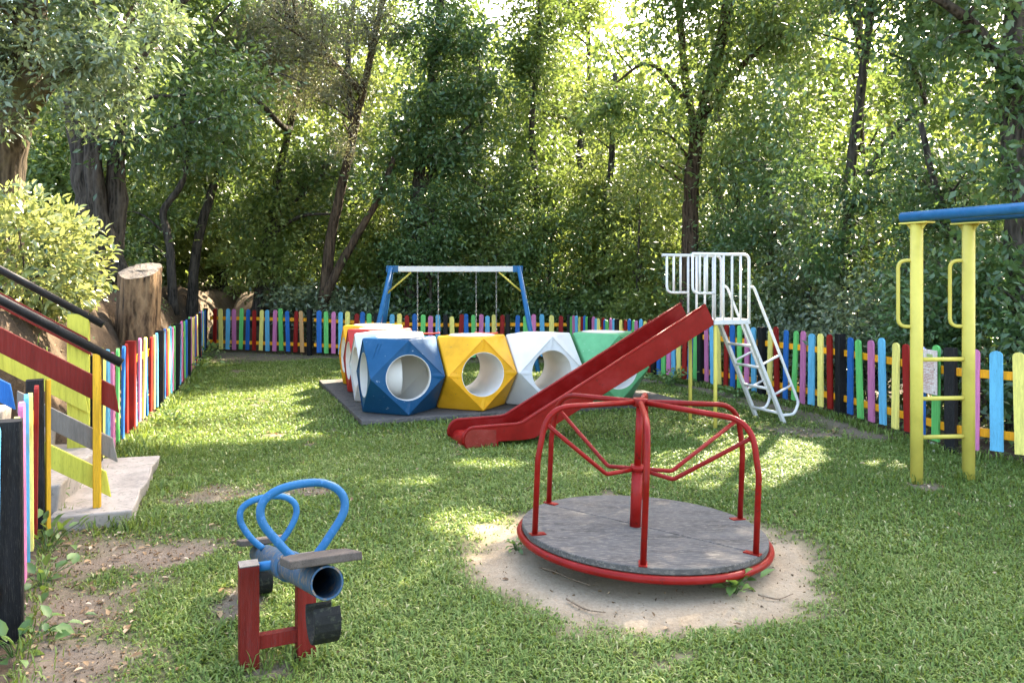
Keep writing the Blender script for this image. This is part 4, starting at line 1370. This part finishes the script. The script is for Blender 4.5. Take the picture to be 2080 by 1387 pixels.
tree('broadleaf_tree', 'dense dark tree filling the view behind the right fence', [([px(1705, 740, 12.0), px(1712, 640, 12.0), px(1722, 480, 11.9), px(1728, 340, 11.8), px(1760, 100, 11.7), px(1780, -150, 11.6)], .105, .05), ([px(1725, 420, 11.6), px(1800, 290, 11.4), px(1880, 210, 11.2)], .07, .025)],
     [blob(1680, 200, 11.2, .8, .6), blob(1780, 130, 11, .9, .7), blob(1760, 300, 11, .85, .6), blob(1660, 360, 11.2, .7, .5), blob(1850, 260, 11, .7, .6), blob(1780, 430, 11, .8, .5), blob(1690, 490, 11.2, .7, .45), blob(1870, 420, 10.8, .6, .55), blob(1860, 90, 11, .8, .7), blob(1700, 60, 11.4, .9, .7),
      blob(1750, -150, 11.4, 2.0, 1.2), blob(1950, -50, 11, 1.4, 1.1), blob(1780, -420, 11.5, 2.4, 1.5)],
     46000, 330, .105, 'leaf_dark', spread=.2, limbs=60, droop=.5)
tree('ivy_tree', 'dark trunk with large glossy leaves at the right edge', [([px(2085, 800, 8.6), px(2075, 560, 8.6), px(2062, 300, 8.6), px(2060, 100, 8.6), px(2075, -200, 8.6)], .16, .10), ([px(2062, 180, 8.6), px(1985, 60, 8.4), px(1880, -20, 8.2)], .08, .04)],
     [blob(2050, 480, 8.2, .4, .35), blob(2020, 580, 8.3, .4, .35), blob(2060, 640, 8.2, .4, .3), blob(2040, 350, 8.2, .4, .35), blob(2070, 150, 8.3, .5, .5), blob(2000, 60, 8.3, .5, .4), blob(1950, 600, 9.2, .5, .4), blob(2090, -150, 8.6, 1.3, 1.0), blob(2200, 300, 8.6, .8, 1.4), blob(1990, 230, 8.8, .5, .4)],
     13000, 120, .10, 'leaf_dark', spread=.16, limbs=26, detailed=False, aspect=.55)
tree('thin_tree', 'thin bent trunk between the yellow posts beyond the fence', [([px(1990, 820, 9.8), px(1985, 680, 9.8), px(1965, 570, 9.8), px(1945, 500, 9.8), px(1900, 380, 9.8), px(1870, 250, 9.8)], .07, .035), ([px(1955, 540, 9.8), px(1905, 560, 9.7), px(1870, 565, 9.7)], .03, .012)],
     [blob(1900, 480, 9.8, .5, .4), blob(1930, 360, 9.8, .6, .5), blob(1890, 560, 9.8, .45, .35)], 6500, 60, .08, 'leaf_dark', spread=.18, limbs=18)

# hazel-like young growth in front of the trunks
YG = [(560, 500, 18.8, 'leaf_lime', 'young leafy tree below the bare slanting branch'), (770, 500, 19.0, 'leaf_lime', 'bright young tree left of the swing beam'),
      (880, 490, 18.0, 'leaf_dark', 'young dark tree above the left half of the swing beam'), (980, 450, 18.8, 'leaf_mid', 'young tree above the right half of the swing beam'), (1120, 530, 18.4, 'leaf_mid', 'young tree right of the swing frame'),
      (1300, 480, 17.0, 'leaf_lime', 'bright young tree left of the forked trunk'), (1570, 430, 13.6, 'leaf_dark', 'young dark tree above the slide ladder'), (1650, 560, 12.4, 'leaf_pale', 'young pale-leaved tree right of the slide ladder')]
for (a, b, Y, lm, lab) in YG:
    c = at(a, b, Y); z0 = hz(c[0], Y)
    tree('young_tree', lab, [([np.array([c[0] + .1, Y, z0]), np.array([c[0] - .05, Y, (z0 + c[2]) / 2]), c + np.array([0, 0, .6])], .05, .02)],
         [(c, np.array([.9, .8, .7])), (c + np.array([.5, 0, -.7]), np.array([.7, .6, .6])), (c + np.array([-.55, .1, -.4]), np.array([.7, .6, .6])), (c + np.array([.1, 0, .8]), np.array([.8, .7, .6]))],
         6500, 60, .0068 * Y, lm, spread=.22, limbs=16, group='young trees behind the fences')

# tall trees farther back in the wood
BACKT = [(-11, 17, 'leaf_mid', 'tall tree in the wood far left behind the pale-leaved tree'), (-8.5, 23, 'leaf_lime', 'sunlit tree in the wood behind the path'),
         (-4.8, 24, 'leaf_lime', 'sunlit lime-green tree in the wood behind the leaning trunks'), (-1.2, 24.5, 'leaf_mid', 'tall tree in the wood behind the dark evergreen'),
         (2.2, 24, 'leaf_lime', 'sunlit tree in the wood behind the slim mid-green tree'), (5.4, 21.5, 'leaf_lime', 'yellow-green tree in the wood behind the forked trunk'),
         (7.6, 17.5, 'leaf_mid', 'tall tree in the wood right of the forked trunk'), (9.0, 13.2, 'leaf_mid', 'tall tree in the wood behind the dense dark tree'), (8.6, 9.4, 'leaf_mid', 'tall tree in the wood behind the yellow ladder posts')]
for i, (x, y, lm, lab) in enumerate(BACKT):
    g = np.random.default_rng(900 + i)
    z0 = hz(x, y)
    top = 11.5 + g.uniform(-1, 1.2)
    lean = g.normal(size=2) * .5
    path = [np.array([x + lean[0] * s + g.normal() * .08, y + lean[1] * s, z0 + (top - 2) * s]) for s in (0, .2, .4, .6, .8, 1)]
    bl = []
    for k in range(11):
        zz = z0 + 1.6 + (top - 2.2) * (k + g.random()) / 11
        a = g.random() * 6.28; rr = 1.7 * (1 - .55 * abs(zz / top - .5)) 
        bl.append((np.array([x + math.cos(a) * rr, y + math.sin(a) * rr, zz]), np.array([1.25, 1.25, .85])))
    for k in range(5):
        a = g.random() * 6.28
        bl.append((np.array([x + math.cos(a) * 1.5, y + math.sin(a) * 1.3, z0 + 1.0 + 2.6 * g.random()]), np.array([1.4, 1.3, 1.0])))
    tree('woodland_tree', lab, [(path, .16, .06)], bl, 24000, 210, .185, lm, spread=.36, limbs=26, group='tall trees in the wood', droop=.35)

# ------------------------------------------------------------------ shrubs
def shrub(label, x, y, r, h, n, leaf, mat, cl=40, spread=.16, group='shrubs along the fences', detailed=False, stems=7, zc=None, aspect=.45, carve=.96, name='shrub'):
    SEED[0] += 7
    z = hz(x, y)
    t = thing(name, label, 'shrub', (x, y, z), group=group)
    g = np.random.default_rng(SEED[0])
    zc = z + h * .55 if zc is None else zc
    bl = [(np.array([x + g.normal() * r * .35, y + g.normal() * r * .3, zc + g.normal() * h * .12]), np.array([r * .75, r * .7, h * .38])) for _ in range(4)]
    mb = MB((x, y, z))
    for k in range(stems):
        e = bl[k % 4][0] + g.normal(size=3) * np.array([r * .4, r * .4, h * .15])
        p0 = np.array([x + g.normal() * .05, y + g.normal() * .05, z - .05])
        mb.tube(spline([p0, (p0 + e) / 2 + g.normal(size=3) * .06, e], 4), list(np.linspace(.016, .005, 9)), n=5, caps=False)
    mb.build('stems', 'bark_grey', t)
    crown(t, (x, y, z), bl, n, cl, leaf, mat, SEED[0], spread, .8, name='foliage', detailed=detailed, aspect=aspect, carve=carve, zmin=z)
    return t


bp_ = at(70, 500, 7.5)
bx, by = bp_[0], 7.45
zb = hz(bx, by)
t = thing('round_bush', 'round sunlit bush with glossy yellow-green leaves beside the stair railing', 'bush', (bx, by, zb))
g = np.random.default_rng(55)
cz = 1.6 - (530 - 570) / FPX * 7.4
nL = 5000
dv = g.normal(size=(nL, 3)); dv /= np.linalg.norm(dv, axis=1, keepdims=True)
rad = (.62 + .44 * g.random(nL) ** .7)
RX, RZ_ = .70, .60
P = np.array([bx - .12, by, cz]) + dv * rad[:, None] * np.array([RX, RX * .9, RZ_]) * (0.82 + .40 * (vnoise(dv[:, 0] * 3, dv[:, 2] * 3 + dv[:, 1] * 2, 1.3, 3)[:, None]))
V, T, tv = leaves(P, .090, dv * 1.1, .0, .4, .46, .3, g.random(nL), 5, True)
link('foliage', fast_mesh('foliage', V - np.array([bx, by, zb]), T, tint=tv), 'leaf_bush', t)
mb = MB((bx, by, zb))
for k in range(22):
    e = np.array([bx - .12, by, cz - .1]) + g.normal(size=3) * np.array([.33, .3, .2])
    p0 = np.array([bx - .1 + g.normal() * .06, by + g.normal() * .06, zb - .05])
    mb.tube(spline([p0, p0 * .5 + e * .5 + g.normal(size=3) * .05, e], 4), list(np.linspace(.018, .004, 9)), n=5, caps=False)
mb.build('stems', 'bark_grey', t)

SH = [(-7.2, 13.6, .8, 1.2, 'leaf_dark', 'dark leafy shrub behind the stump at the foot of the many-stemmed tree'), (-8.3, 16.2, .9, 1.4, 'leaf_dark', 'dark shrub left of the slender crooked trunk'),
      (-9.6, 20.0, 1.0, 1.6, 'leaf_dark', 'dark shrub at the left end of the path'), (-6.3, 21.4, .9, 1.2, 'leaf_dark', 'shrub at the right end of the path'),
      (-5.0, 18.6, .85, .95, 'leaf_pale', 'greyish shrub above the back fence, left of the leaning trunks'), (-3.6, 18.1, .8, 1.0, 'leaf_pale', 'pale shrub at the foot of the leaning trunks'),
      (-2.9, 18.8, .9, 1.7, 'leaf_mid', 'shrub behind the left legs of the swing'), (-1.6, 18.4, .85, 1.6, 'leaf_dark', 'shrub behind the left swing seat'),
      (-.4, 18.9, .9, 1.8, 'leaf_mid', 'shrub behind the right swing seat'), (.8, 18.6, .9, 1.6, 'leaf_dark', 'shrub behind the right legs of the swing'),
      (2.0, 18.0, .9, 1.4, 'leaf_mid', 'shrub behind the fence corner right of the swing'), (2.9, 16.4, .9, 1.5, 'leaf_lime', 'lime-green shrub behind the fence left of the slide tower'),
      (3.5, 14.8, .85, 1.7, 'leaf_dark', 'shrub directly behind the slide tower cage'), (4.2, 13.4, .85, 1.8, 'leaf_mid', 'shrub behind the ladder of the slide'),
      (4.5, 11.8, .8, 1.7, 'leaf_pale', 'shrub with long pale leaves behind the right fence next to the slide ladder'), (4.8, 10.4, .75, 1.6, 'leaf_pale', 'shrub with glossy leaves left of the yellow ladder frame'),
      (5.0, 9.0, .7, 1.6, 'leaf_dark', 'dark shrub directly behind the notice board'), (5.3, 7.8, .6, 1.5, 'leaf_dark', 'dark shrub at the right edge behind the fence'), (6.4, 7.0, .7, 1.6, 'leaf_dark', 'dark shrub beyond the fence outside the right edge')]
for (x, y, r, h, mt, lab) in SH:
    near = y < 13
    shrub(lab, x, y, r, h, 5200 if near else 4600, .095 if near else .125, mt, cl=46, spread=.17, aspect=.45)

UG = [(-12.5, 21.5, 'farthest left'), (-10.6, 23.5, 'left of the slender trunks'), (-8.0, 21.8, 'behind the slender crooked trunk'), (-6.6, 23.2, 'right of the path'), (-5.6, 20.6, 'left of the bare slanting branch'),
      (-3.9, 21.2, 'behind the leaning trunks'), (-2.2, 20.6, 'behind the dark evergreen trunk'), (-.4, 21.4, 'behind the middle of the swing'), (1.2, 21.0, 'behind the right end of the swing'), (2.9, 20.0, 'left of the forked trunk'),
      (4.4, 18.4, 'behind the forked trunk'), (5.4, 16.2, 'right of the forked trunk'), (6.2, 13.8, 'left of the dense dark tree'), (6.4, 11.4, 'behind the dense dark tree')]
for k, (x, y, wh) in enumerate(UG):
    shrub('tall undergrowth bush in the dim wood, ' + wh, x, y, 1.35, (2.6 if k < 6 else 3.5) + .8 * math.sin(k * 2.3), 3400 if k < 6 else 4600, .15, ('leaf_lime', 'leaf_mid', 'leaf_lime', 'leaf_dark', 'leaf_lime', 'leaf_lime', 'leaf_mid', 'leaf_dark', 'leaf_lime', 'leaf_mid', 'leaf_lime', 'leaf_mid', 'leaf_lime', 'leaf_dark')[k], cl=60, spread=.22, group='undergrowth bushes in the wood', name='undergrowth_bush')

# low ground cover on bank and forest floor
g = np.random.default_rng(88)
n = 60000
x = g.uniform(-13, 9, n); y = g.uniform(5.2, 24, n)
out_ = (x < x_left(y) - .12) | (x > x_right(y) + .1) | (y > y_back(x) + .15)
t_ = (x - ST_O[0]) * ST_T[0] + (y - ST_O[1]) * ST_T[1]; w_ = (x - ST_O[0]) * ST_W[0] + (y - ST_O[1]) * ST_W[1]
out_ &= ~((t_ > -.1) & (w_ > -.2) & (w_ < 1.62) & (t_ < 2.4))
den = sstep(.46, .66, fbm(x, y, .9, 71))
den = np.where((np.abs(y - 20.6 - .15 * (x + 7)) < 1.2) & (x < -5.3), den * .08, den)
den = np.where((x < x_left(y)) & (y < 12), den * .30, den)
ok = out_ & (g.random(n) < den)
x, y = x[ok], y[ok]
P = np.stack([x, y, height(x, y) + .02 + .10 * g.random(len(x)) ** 2], 1)
V, T, tv = leaves(P, .085, None, -.2, 1.6, .55, .3, None, 19)
tag(link('ground_cover', fast_mesh('ground_cover', V, T, tint=tv), 'leaf_mid'), 'low ivy and weeds covering bank and forest floor', 'ground cover', kind='stuff')

# far wood beyond: one mass of foliage
g = np.random.default_rng(321)
nF = 110000
ang = g.uniform(-.85, .85, nF)
dist = 28 + 18 * g.random(nF) ** 1.3
X = np.sin(ang) * dist * 1.05; Yf = np.cos(ang) * dist
clump = fbm(X * 1.0, Yf * 1.0, .33, 31)
Zf = g.random(nF) ** 1.1 * (11 + 8 * (clump - .4))
ok = (fbm(X + Zf * 1.3, Yf * .5 + Zf * .7, .55, 44) > .34)
P = np.stack([X, Yf, Zf + height(X, Yf) - .2], 1)[ok]
P = P[~lit_place(P)]
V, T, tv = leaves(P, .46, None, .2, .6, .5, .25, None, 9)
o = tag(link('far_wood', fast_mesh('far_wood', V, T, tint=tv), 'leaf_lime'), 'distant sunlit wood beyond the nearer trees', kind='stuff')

# ------------------------------------------------------------------ lawn grass
def grass_points(y0, y1, per_m2, g):
    xa, xb = -7.2, 6.5
    n = int((xb - xa) * (y1 - y0) * per_m2)
    x = g.uniform(xa, xb, n); y = g.uniform(y0, y1, n)
    k = in_lawn(x, y) & (np.abs(x) < .66 * y + .7)
    x, y = x[k], y[k]
    b = bare(x, y)
    # the board footprints, the slab of the stairs and the deck's shade stay clear
    q = np.stack([x, y], 1) - blue_c
    i = q @ ROW / .888; j = q @ COLD / .888
    onb = ((i > -.62) & (i < 4.05) & (j > -.60) & (j < .62)) | ((i > -.62) & (i < .62) & (j > .6) & (j < 3.72))
    t_ = (x - ST_O[0]) * ST_T[0] + (y - ST_O[1]) * ST_T[1]; w_ = (x - ST_O[0]) * ST_W[0] + (y - ST_O[1]) * ST_W[1]
    ons = (t_ > -.06) & (w_ > -.14) & (w_ < 1.56)
    keep = (g.random(len(x)) > b ** .7 * 1.02 - .01) & ~onb & ~ons
    return x[keep], y[keep], b[keep]


def grass(name_seed, y0, y1, dens, hgt, wid):
    g = np.random.default_rng(name_seed)
    x, y, b = grass_points(y0, y1, dens, g)
    n = len(x)
    z = height(x, y)
    patch = fbm(x, y, 1.1, 15); fine = fbm(x, y, 6, 16)
    H = hgt * g.uniform(.45, 1.25, n) * (.65 + .8 * fine) * (1 - .45 * b)
    # longer grass at the foot of fences
    edge = np.minimum.reduce([x - x_left(y), x_right(y) - x, (y_back(x) - y)])
    H *= 1 + 1.3 * (1 - sstep(0, .25, edge)) * g.random(n)
    az = g.uniform(0, 2 * math.pi, n)
    lean = g.uniform(.35, 1.7, n)
    dx, dy = np.cos(az), np.sin(az)
    sx, sy = -dy, dx
    W = wid * g.uniform(.6, 1.3, n)
    p0 = np.stack([x, y, z - .004], 1)
    Sd = np.stack([sx, sy, np.zeros(n)], 1)
    Ld = np.stack([dx, dy, np.zeros(n)], 1)
    Uz = np.array([0, 0, 1.0])
    m1 = p0 + Ld * (H * lean * .35)[:, None] + Uz * (H * .62)[:, None]
    tp = p0 + Ld * (H * lean * 1.0)[:, None] + Uz * (H * (1.0 - .40 * lean))[:, None]
    W_ = W[:, None]
    V = np.stack([p0 - Sd * W_ * .4, p0 + Sd * W_ * .4, m1 + Sd * W_ * .5, m1 - Sd * W_ * .5, tp], 1).reshape(-1, 3)
    i = (np.arange(n) * 5)[:, None]
    Q = i + [0, 1, 2, 3]; T = i + [3, 2, 4]
    tint = np.clip(.12 + .62 * g.random(n) * (.5 + patch) + .32 * (patch - .5) + .35 * b * g.random(n), 0, .93)
    tint = np.where(g.random(n) < .035, .97, tint)
    return V, T, Q, np.repeat(tint, 5)


def tufts(seed):
    g = np.random.default_rng(seed)
    xs, ys, hs = [], [], []
    def put(x, y, h): xs.append(x); ys.append(y); hs.append(h)
    n = 2600
    yy = g.uniform(2.6, 16, n) ; put(x_left(yy) + .03 + np.abs(g.normal(size=n)) * .07, yy, np.where(fbm(yy, yy * 0, 1.7, 3) > .5, .13, .05))
    n = 2600
    yy = g.uniform(6.2, 14, n); put(x_right(yy) - .03 - np.abs(g.normal(size=n)) * .08, yy, np.full(n, .10))
    for (cx, cy, sp, m, h) in ((PIV[0] - .08, PIV[1] - .02, .10, 150, .09), (PIV[0] + .10, PIV[1] - .0, .06, 60, .07), (3.205, 6.31, .06, 70, .08), (3.645, 6.36, .06, 90, .10), (-.2, 7.55, .2, 160, .07), (-2.5, 5.15, .14, 130, .12), (-2.85, 6.1, .22, 200, .09), (1.0, 9.55, .7, 300, .07), (-1.0, 9.0, .5, 260, .07), (-3.6, 7.4, .25, 420, .14)):
        put(g.normal(size=m) * sp + cx, g.normal(size=m) * sp * .7 + cy, np.full(m, h))
    x = np.concatenate(xs); y = np.concatenate(ys); H = np.concatenate(hs) * g.uniform(.4, 1.3, len(x))
    n = len(x); z = height(x, y)
    az = g.uniform(0, 6.283, n); lean = g.uniform(.2, 1.3, n)
    Ld = np.stack([np.cos(az), np.sin(az), np.zeros(n)], 1); Sd = np.stack([-np.sin(az), np.cos(az), np.zeros(n)], 1)
    W_ = (.0045 + .0007 * y)[:, None] * g.uniform(.7, 1.3, n)[:, None]
    p0 = np.stack([x, y, z - .004], 1); U = np.array([0, 0, 1.0])
    m1 = p0 + Ld * (H * lean * .35)[:, None] + U * (H * .62)[:, None]
    tp = p0 + Ld * (H * lean)[:, None] + U * (H * (1 - .40 * lean))[:, None]
    V = np.stack([p0 - Sd * W_ * .4, p0 + Sd * W_ * .4, m1 + Sd * W_ * .5, m1 - Sd * W_ * .5, tp], 1).reshape(-1, 3)
    i = (np.arange(n) * 5)[:, None]
    return V, i + [3, 2, 4], i + [0, 1, 2, 3], np.repeat(g.random(n) * .85, 5)


parts = [tufts(5), grass(1, 1.7, 4.6, 8600, .036, .0070), grass(2, 4.6, 8.0, 4500, .036, .0090), grass(3, 8.0, 17.6, 1650, .038, .0135)]
o_ = 0; Vs = []; Ts = []; Qs = []; ts = []
for V, T, Q, t_ in parts:
    Vs.append(V); Ts.append(T + o_); Qs.append(Q + o_); ts.append(t_); o_ += len(V)
me = fast_mesh('grass', np.concatenate(Vs), np.concatenate(Ts), np.concatenate(Qs), np.concatenate(ts))
tag(link('grass', me, 'grass_blade'), 'short green lawn grass covering the playground', 'grass', kind='stuff')

# ------------------------------------------------------------------ litter and weeds
g = np.random.default_rng(61)
n = 16000
x = g.uniform(-3.2, 3.5, n); y = g.uniform(1.9, 8.5, n)
b = bare(x, y)
ring_d = np.hypot(x - RING[0], y - RING[1])
k = in_lawn(x, y) & (g.random(n) < np.where(b > .3, np.where(ring_d < 1.2, .03, .75), .018)) & ~((ring_d < .8))
x, y = x[k], y[k]
x2 = g.uniform(-9, -3.2, 5200); y2 = g.uniform(5.0, 22, 5200)
k2 = (x2 < x_left(y2) - .1) & ~((((x2 - ST_O[0]) * ST_W[0] + (y2 - ST_O[1]) * ST_W[1]) < 1.55) & (y2 < 7.2)); x2, y2 = x2[k2], y2[k2]
x = np.concatenate([x, x2]); y = np.concatenate([y, y2])
P = np.stack([x, y, height(x, y) + .008 + .008 * g.random(len(x))], 1)
Ax = g.normal(size=(len(P), 3)); Ax[:, 2] *= .12
V, T, tv = leaves(P, .022 + .022 * (np.random.default_rng(4).random(len(P)) ** 3 * 1.6), Ax * 2.5, 0, 2.5, .5, .35, None, 8, True)
tag(link('leaf_litter', fast_mesh('leaf_litter', V, T, tint=tv), 'litter'), 'dry fallen leaves scattered over bare earth, lawn and bank', 'leaves', kind='stuff')


# crumbs of earth on the bare ground
g = np.random.default_rng(404)
n = 26000
x = np.concatenate([g.uniform(-3.0, -.4, n), g.uniform(-.6, 2.2, n // 2)]); y = np.concatenate([g.uniform(2.2, 6.2, n), g.uniform(3.2, 6.2, n // 2)])
ring_d = np.hypot(x - RING[0], y - RING[1])
k = in_lawn(x, y) & (g.random(len(x)) < bare(x, y) ** 2 * np.where(ring_d < 1.3, .25, .8)) & (ring_d > .5)
x, y = x[k], y[k]
r = .0035 + .009 * g.random(len(x)) ** 4
c = np.stack([x, y, height(x, y) + r * .3], 1)
o4 = g.normal(size=(len(x), 4, 3)); o4 /= np.linalg.norm(o4, axis=2, keepdims=True)
V = (c[:, None, :] + o4 * r[:, None, None]).reshape(-1, 3)
i4 = (np.arange(len(x)) * 4)[:, None]
T = np.concatenate([i4 + [0, 1, 2], i4 + [0, 2, 3], i4 + [0, 3, 1], i4 + [1, 3, 2]], 1).reshape(-1, 3)
tag(link('soil_crumbs', fast_mesh('soil_crumbs', V, T, tint=np.repeat(g.random(len(x)) * .8, 4)), 'litter'), 'crumbs of earth and grit on the bare ground', 'grit', kind='stuff')


def twig(pts, label):
    z = [np.array([a, b_, hz(a, b_) + .012 + .01 * random.random()]) for a, b_ in pts]
    o = thing('fallen_twig', label, 'twig', (pts[0][0], pts[0][1], hz(*pts[0])))
    mb = MB(np.array(o.location)); mb.tube(spline(z, 4), list(np.linspace(.005, .0025, 4 * (len(z) - 1) + 1)), n=5); mb.build('stick', 'twig', o)


def gp(px_, py_):
    Y = FPX * CAM_H / (py_ - 570); return ((px_ - 1040) / FPX * Y, Y)


twig([gp(1095, 1152), gp(1130, 1165), gp(1160, 1178), gp(1198, 1190)], 'thin dry twig on the earth below the front left rim of the merry-go-round')
twig([gp(1540, 1210), gp(1580, 1212), gp(1610, 1203)], 'thin dry twig on the earth right of the green weed')
twig([gp(1150, 1215), gp(1190, 1232), gp(1230, 1240)], 'dry twig at the grass edge in front of the merry-go-round')
twig([gp(1610, 1082), gp(1635, 1080)], 'short twig right of the merry-go-round near the grass')


def weed(label, x, y, n, size, h, mat='weed_leaf', seed=1, spread=.06):
    n = int(n * 2.2); size *= .85
    g = np.random.default_rng(seed)
    z = hz(x, y)
    t = thing('weed', label, 'weed', (x, y, z), group='weeds on the lawn edge')
    P = np.stack([x + g.normal(size=n) * spread, y + g.normal(size=n) * spread, z + .01 + h * g.random(n)], 1)
    ax = P - np.array([x, y, z]); ax[:, 2] *= .5; ax /= np.linalg.norm(ax, axis=1, keepdims=True) + 1e-6
    V, T, tv = leaves(P, size, ax * 2, .1, 1.4, .6, .35, None, seed, True)
    link('foliage', fast_mesh('foliage', V - np.array([x, y, z]), T, tint=tv), mat, t)
    mb = MB((x, y, z))
    for q in P[::2]:
        mb.tube([(x, y, z - .02), ((x + q[0]) / 2, (y + q[1]) / 2, q[2] * .6 + z * .4 + .01), q], .0025, n=5, caps=False)
    mb.build('stalks', 'weed_leaf', t)


w1 = gp(1492, 1200)
weed('green broad-leaved weed growing under the front rim of the merry-go-round', w1[0], w1[1], 12, .095, .08, seed=3, spread=.045)
w1 = gp(1052, 1112); weed('small weed under the left rim of the merry-go-round', w1[0], w1[1], 8, .05, .04, seed=4, spread=.03)
for k, (a, b_, n, s, h, lab) in enumerate([(30, 1330, 9, .09, .12, 'broad-leaved weed at the very front of the left fence'), (72, 1290, 7, .08, .06, 'pale weed leaves lying beside the front fence post'), (95, 1120, 14, .085, .16, 'leafy weed between the short fence and the stone slab'),
                                           (85, 1190, 12, .08, .10, 'weed at the foot of the short fence pickets'), (100, 1060, 8, .09, .22, 'tall weed stalk beside the second black fence post'), (350, 860, 22, .07, .16, 'weed at the foot of the dark left fence post'),
                                           (395, 762, 40, .10, .30, 'leafy weed where the left fence bends'), (425, 728, 40, .10, .26, 'leafy weed in the back left fence corner'), (372, 800, 18, .07, .12, 'small weed beside the third left fence post'),
                                           (1360, 775, 50, .11, .22, 'low leafy weed at the fence behind the slide'), (1320, 755, 30, .12, .4, 'tall leafy weed at the fence by the green block'), (1500, 805, 26, .09, .12, 'low weed at the fence left of the slide ladder')]):
    q = gp(a, b_); weed(lab, q[0], q[1], n, s, h, seed=20 + k, spread=.085 if b_ > 900 else .16)
# pebbles by the fence
for (a, b_, r, lab) in ((1893, 905, .028, 'pale round stone on the grass before the notice'), (1898, 918, .018, 'small pale stone below the round one')):
    q = gp(a, b_)
    import bmesh
    bm = bmesh.new(); bmesh.ops.create_icosphere(bm, subdivisions=3, radius=r)
    for v in bm.verts:
        v.co *= 1 + .15 * math.sin(v.co.x * 90 + 1) * math.cos(v.co.y * 70); v.co.z *= .75
    me = bpy.data.meshes.new('stone'); bm.to_mesh(me); bm.free()
    tag(link('stone', me, 'pebble', None, (q[0], q[1], hz(*q) + r * .5)), lab, 'stone')
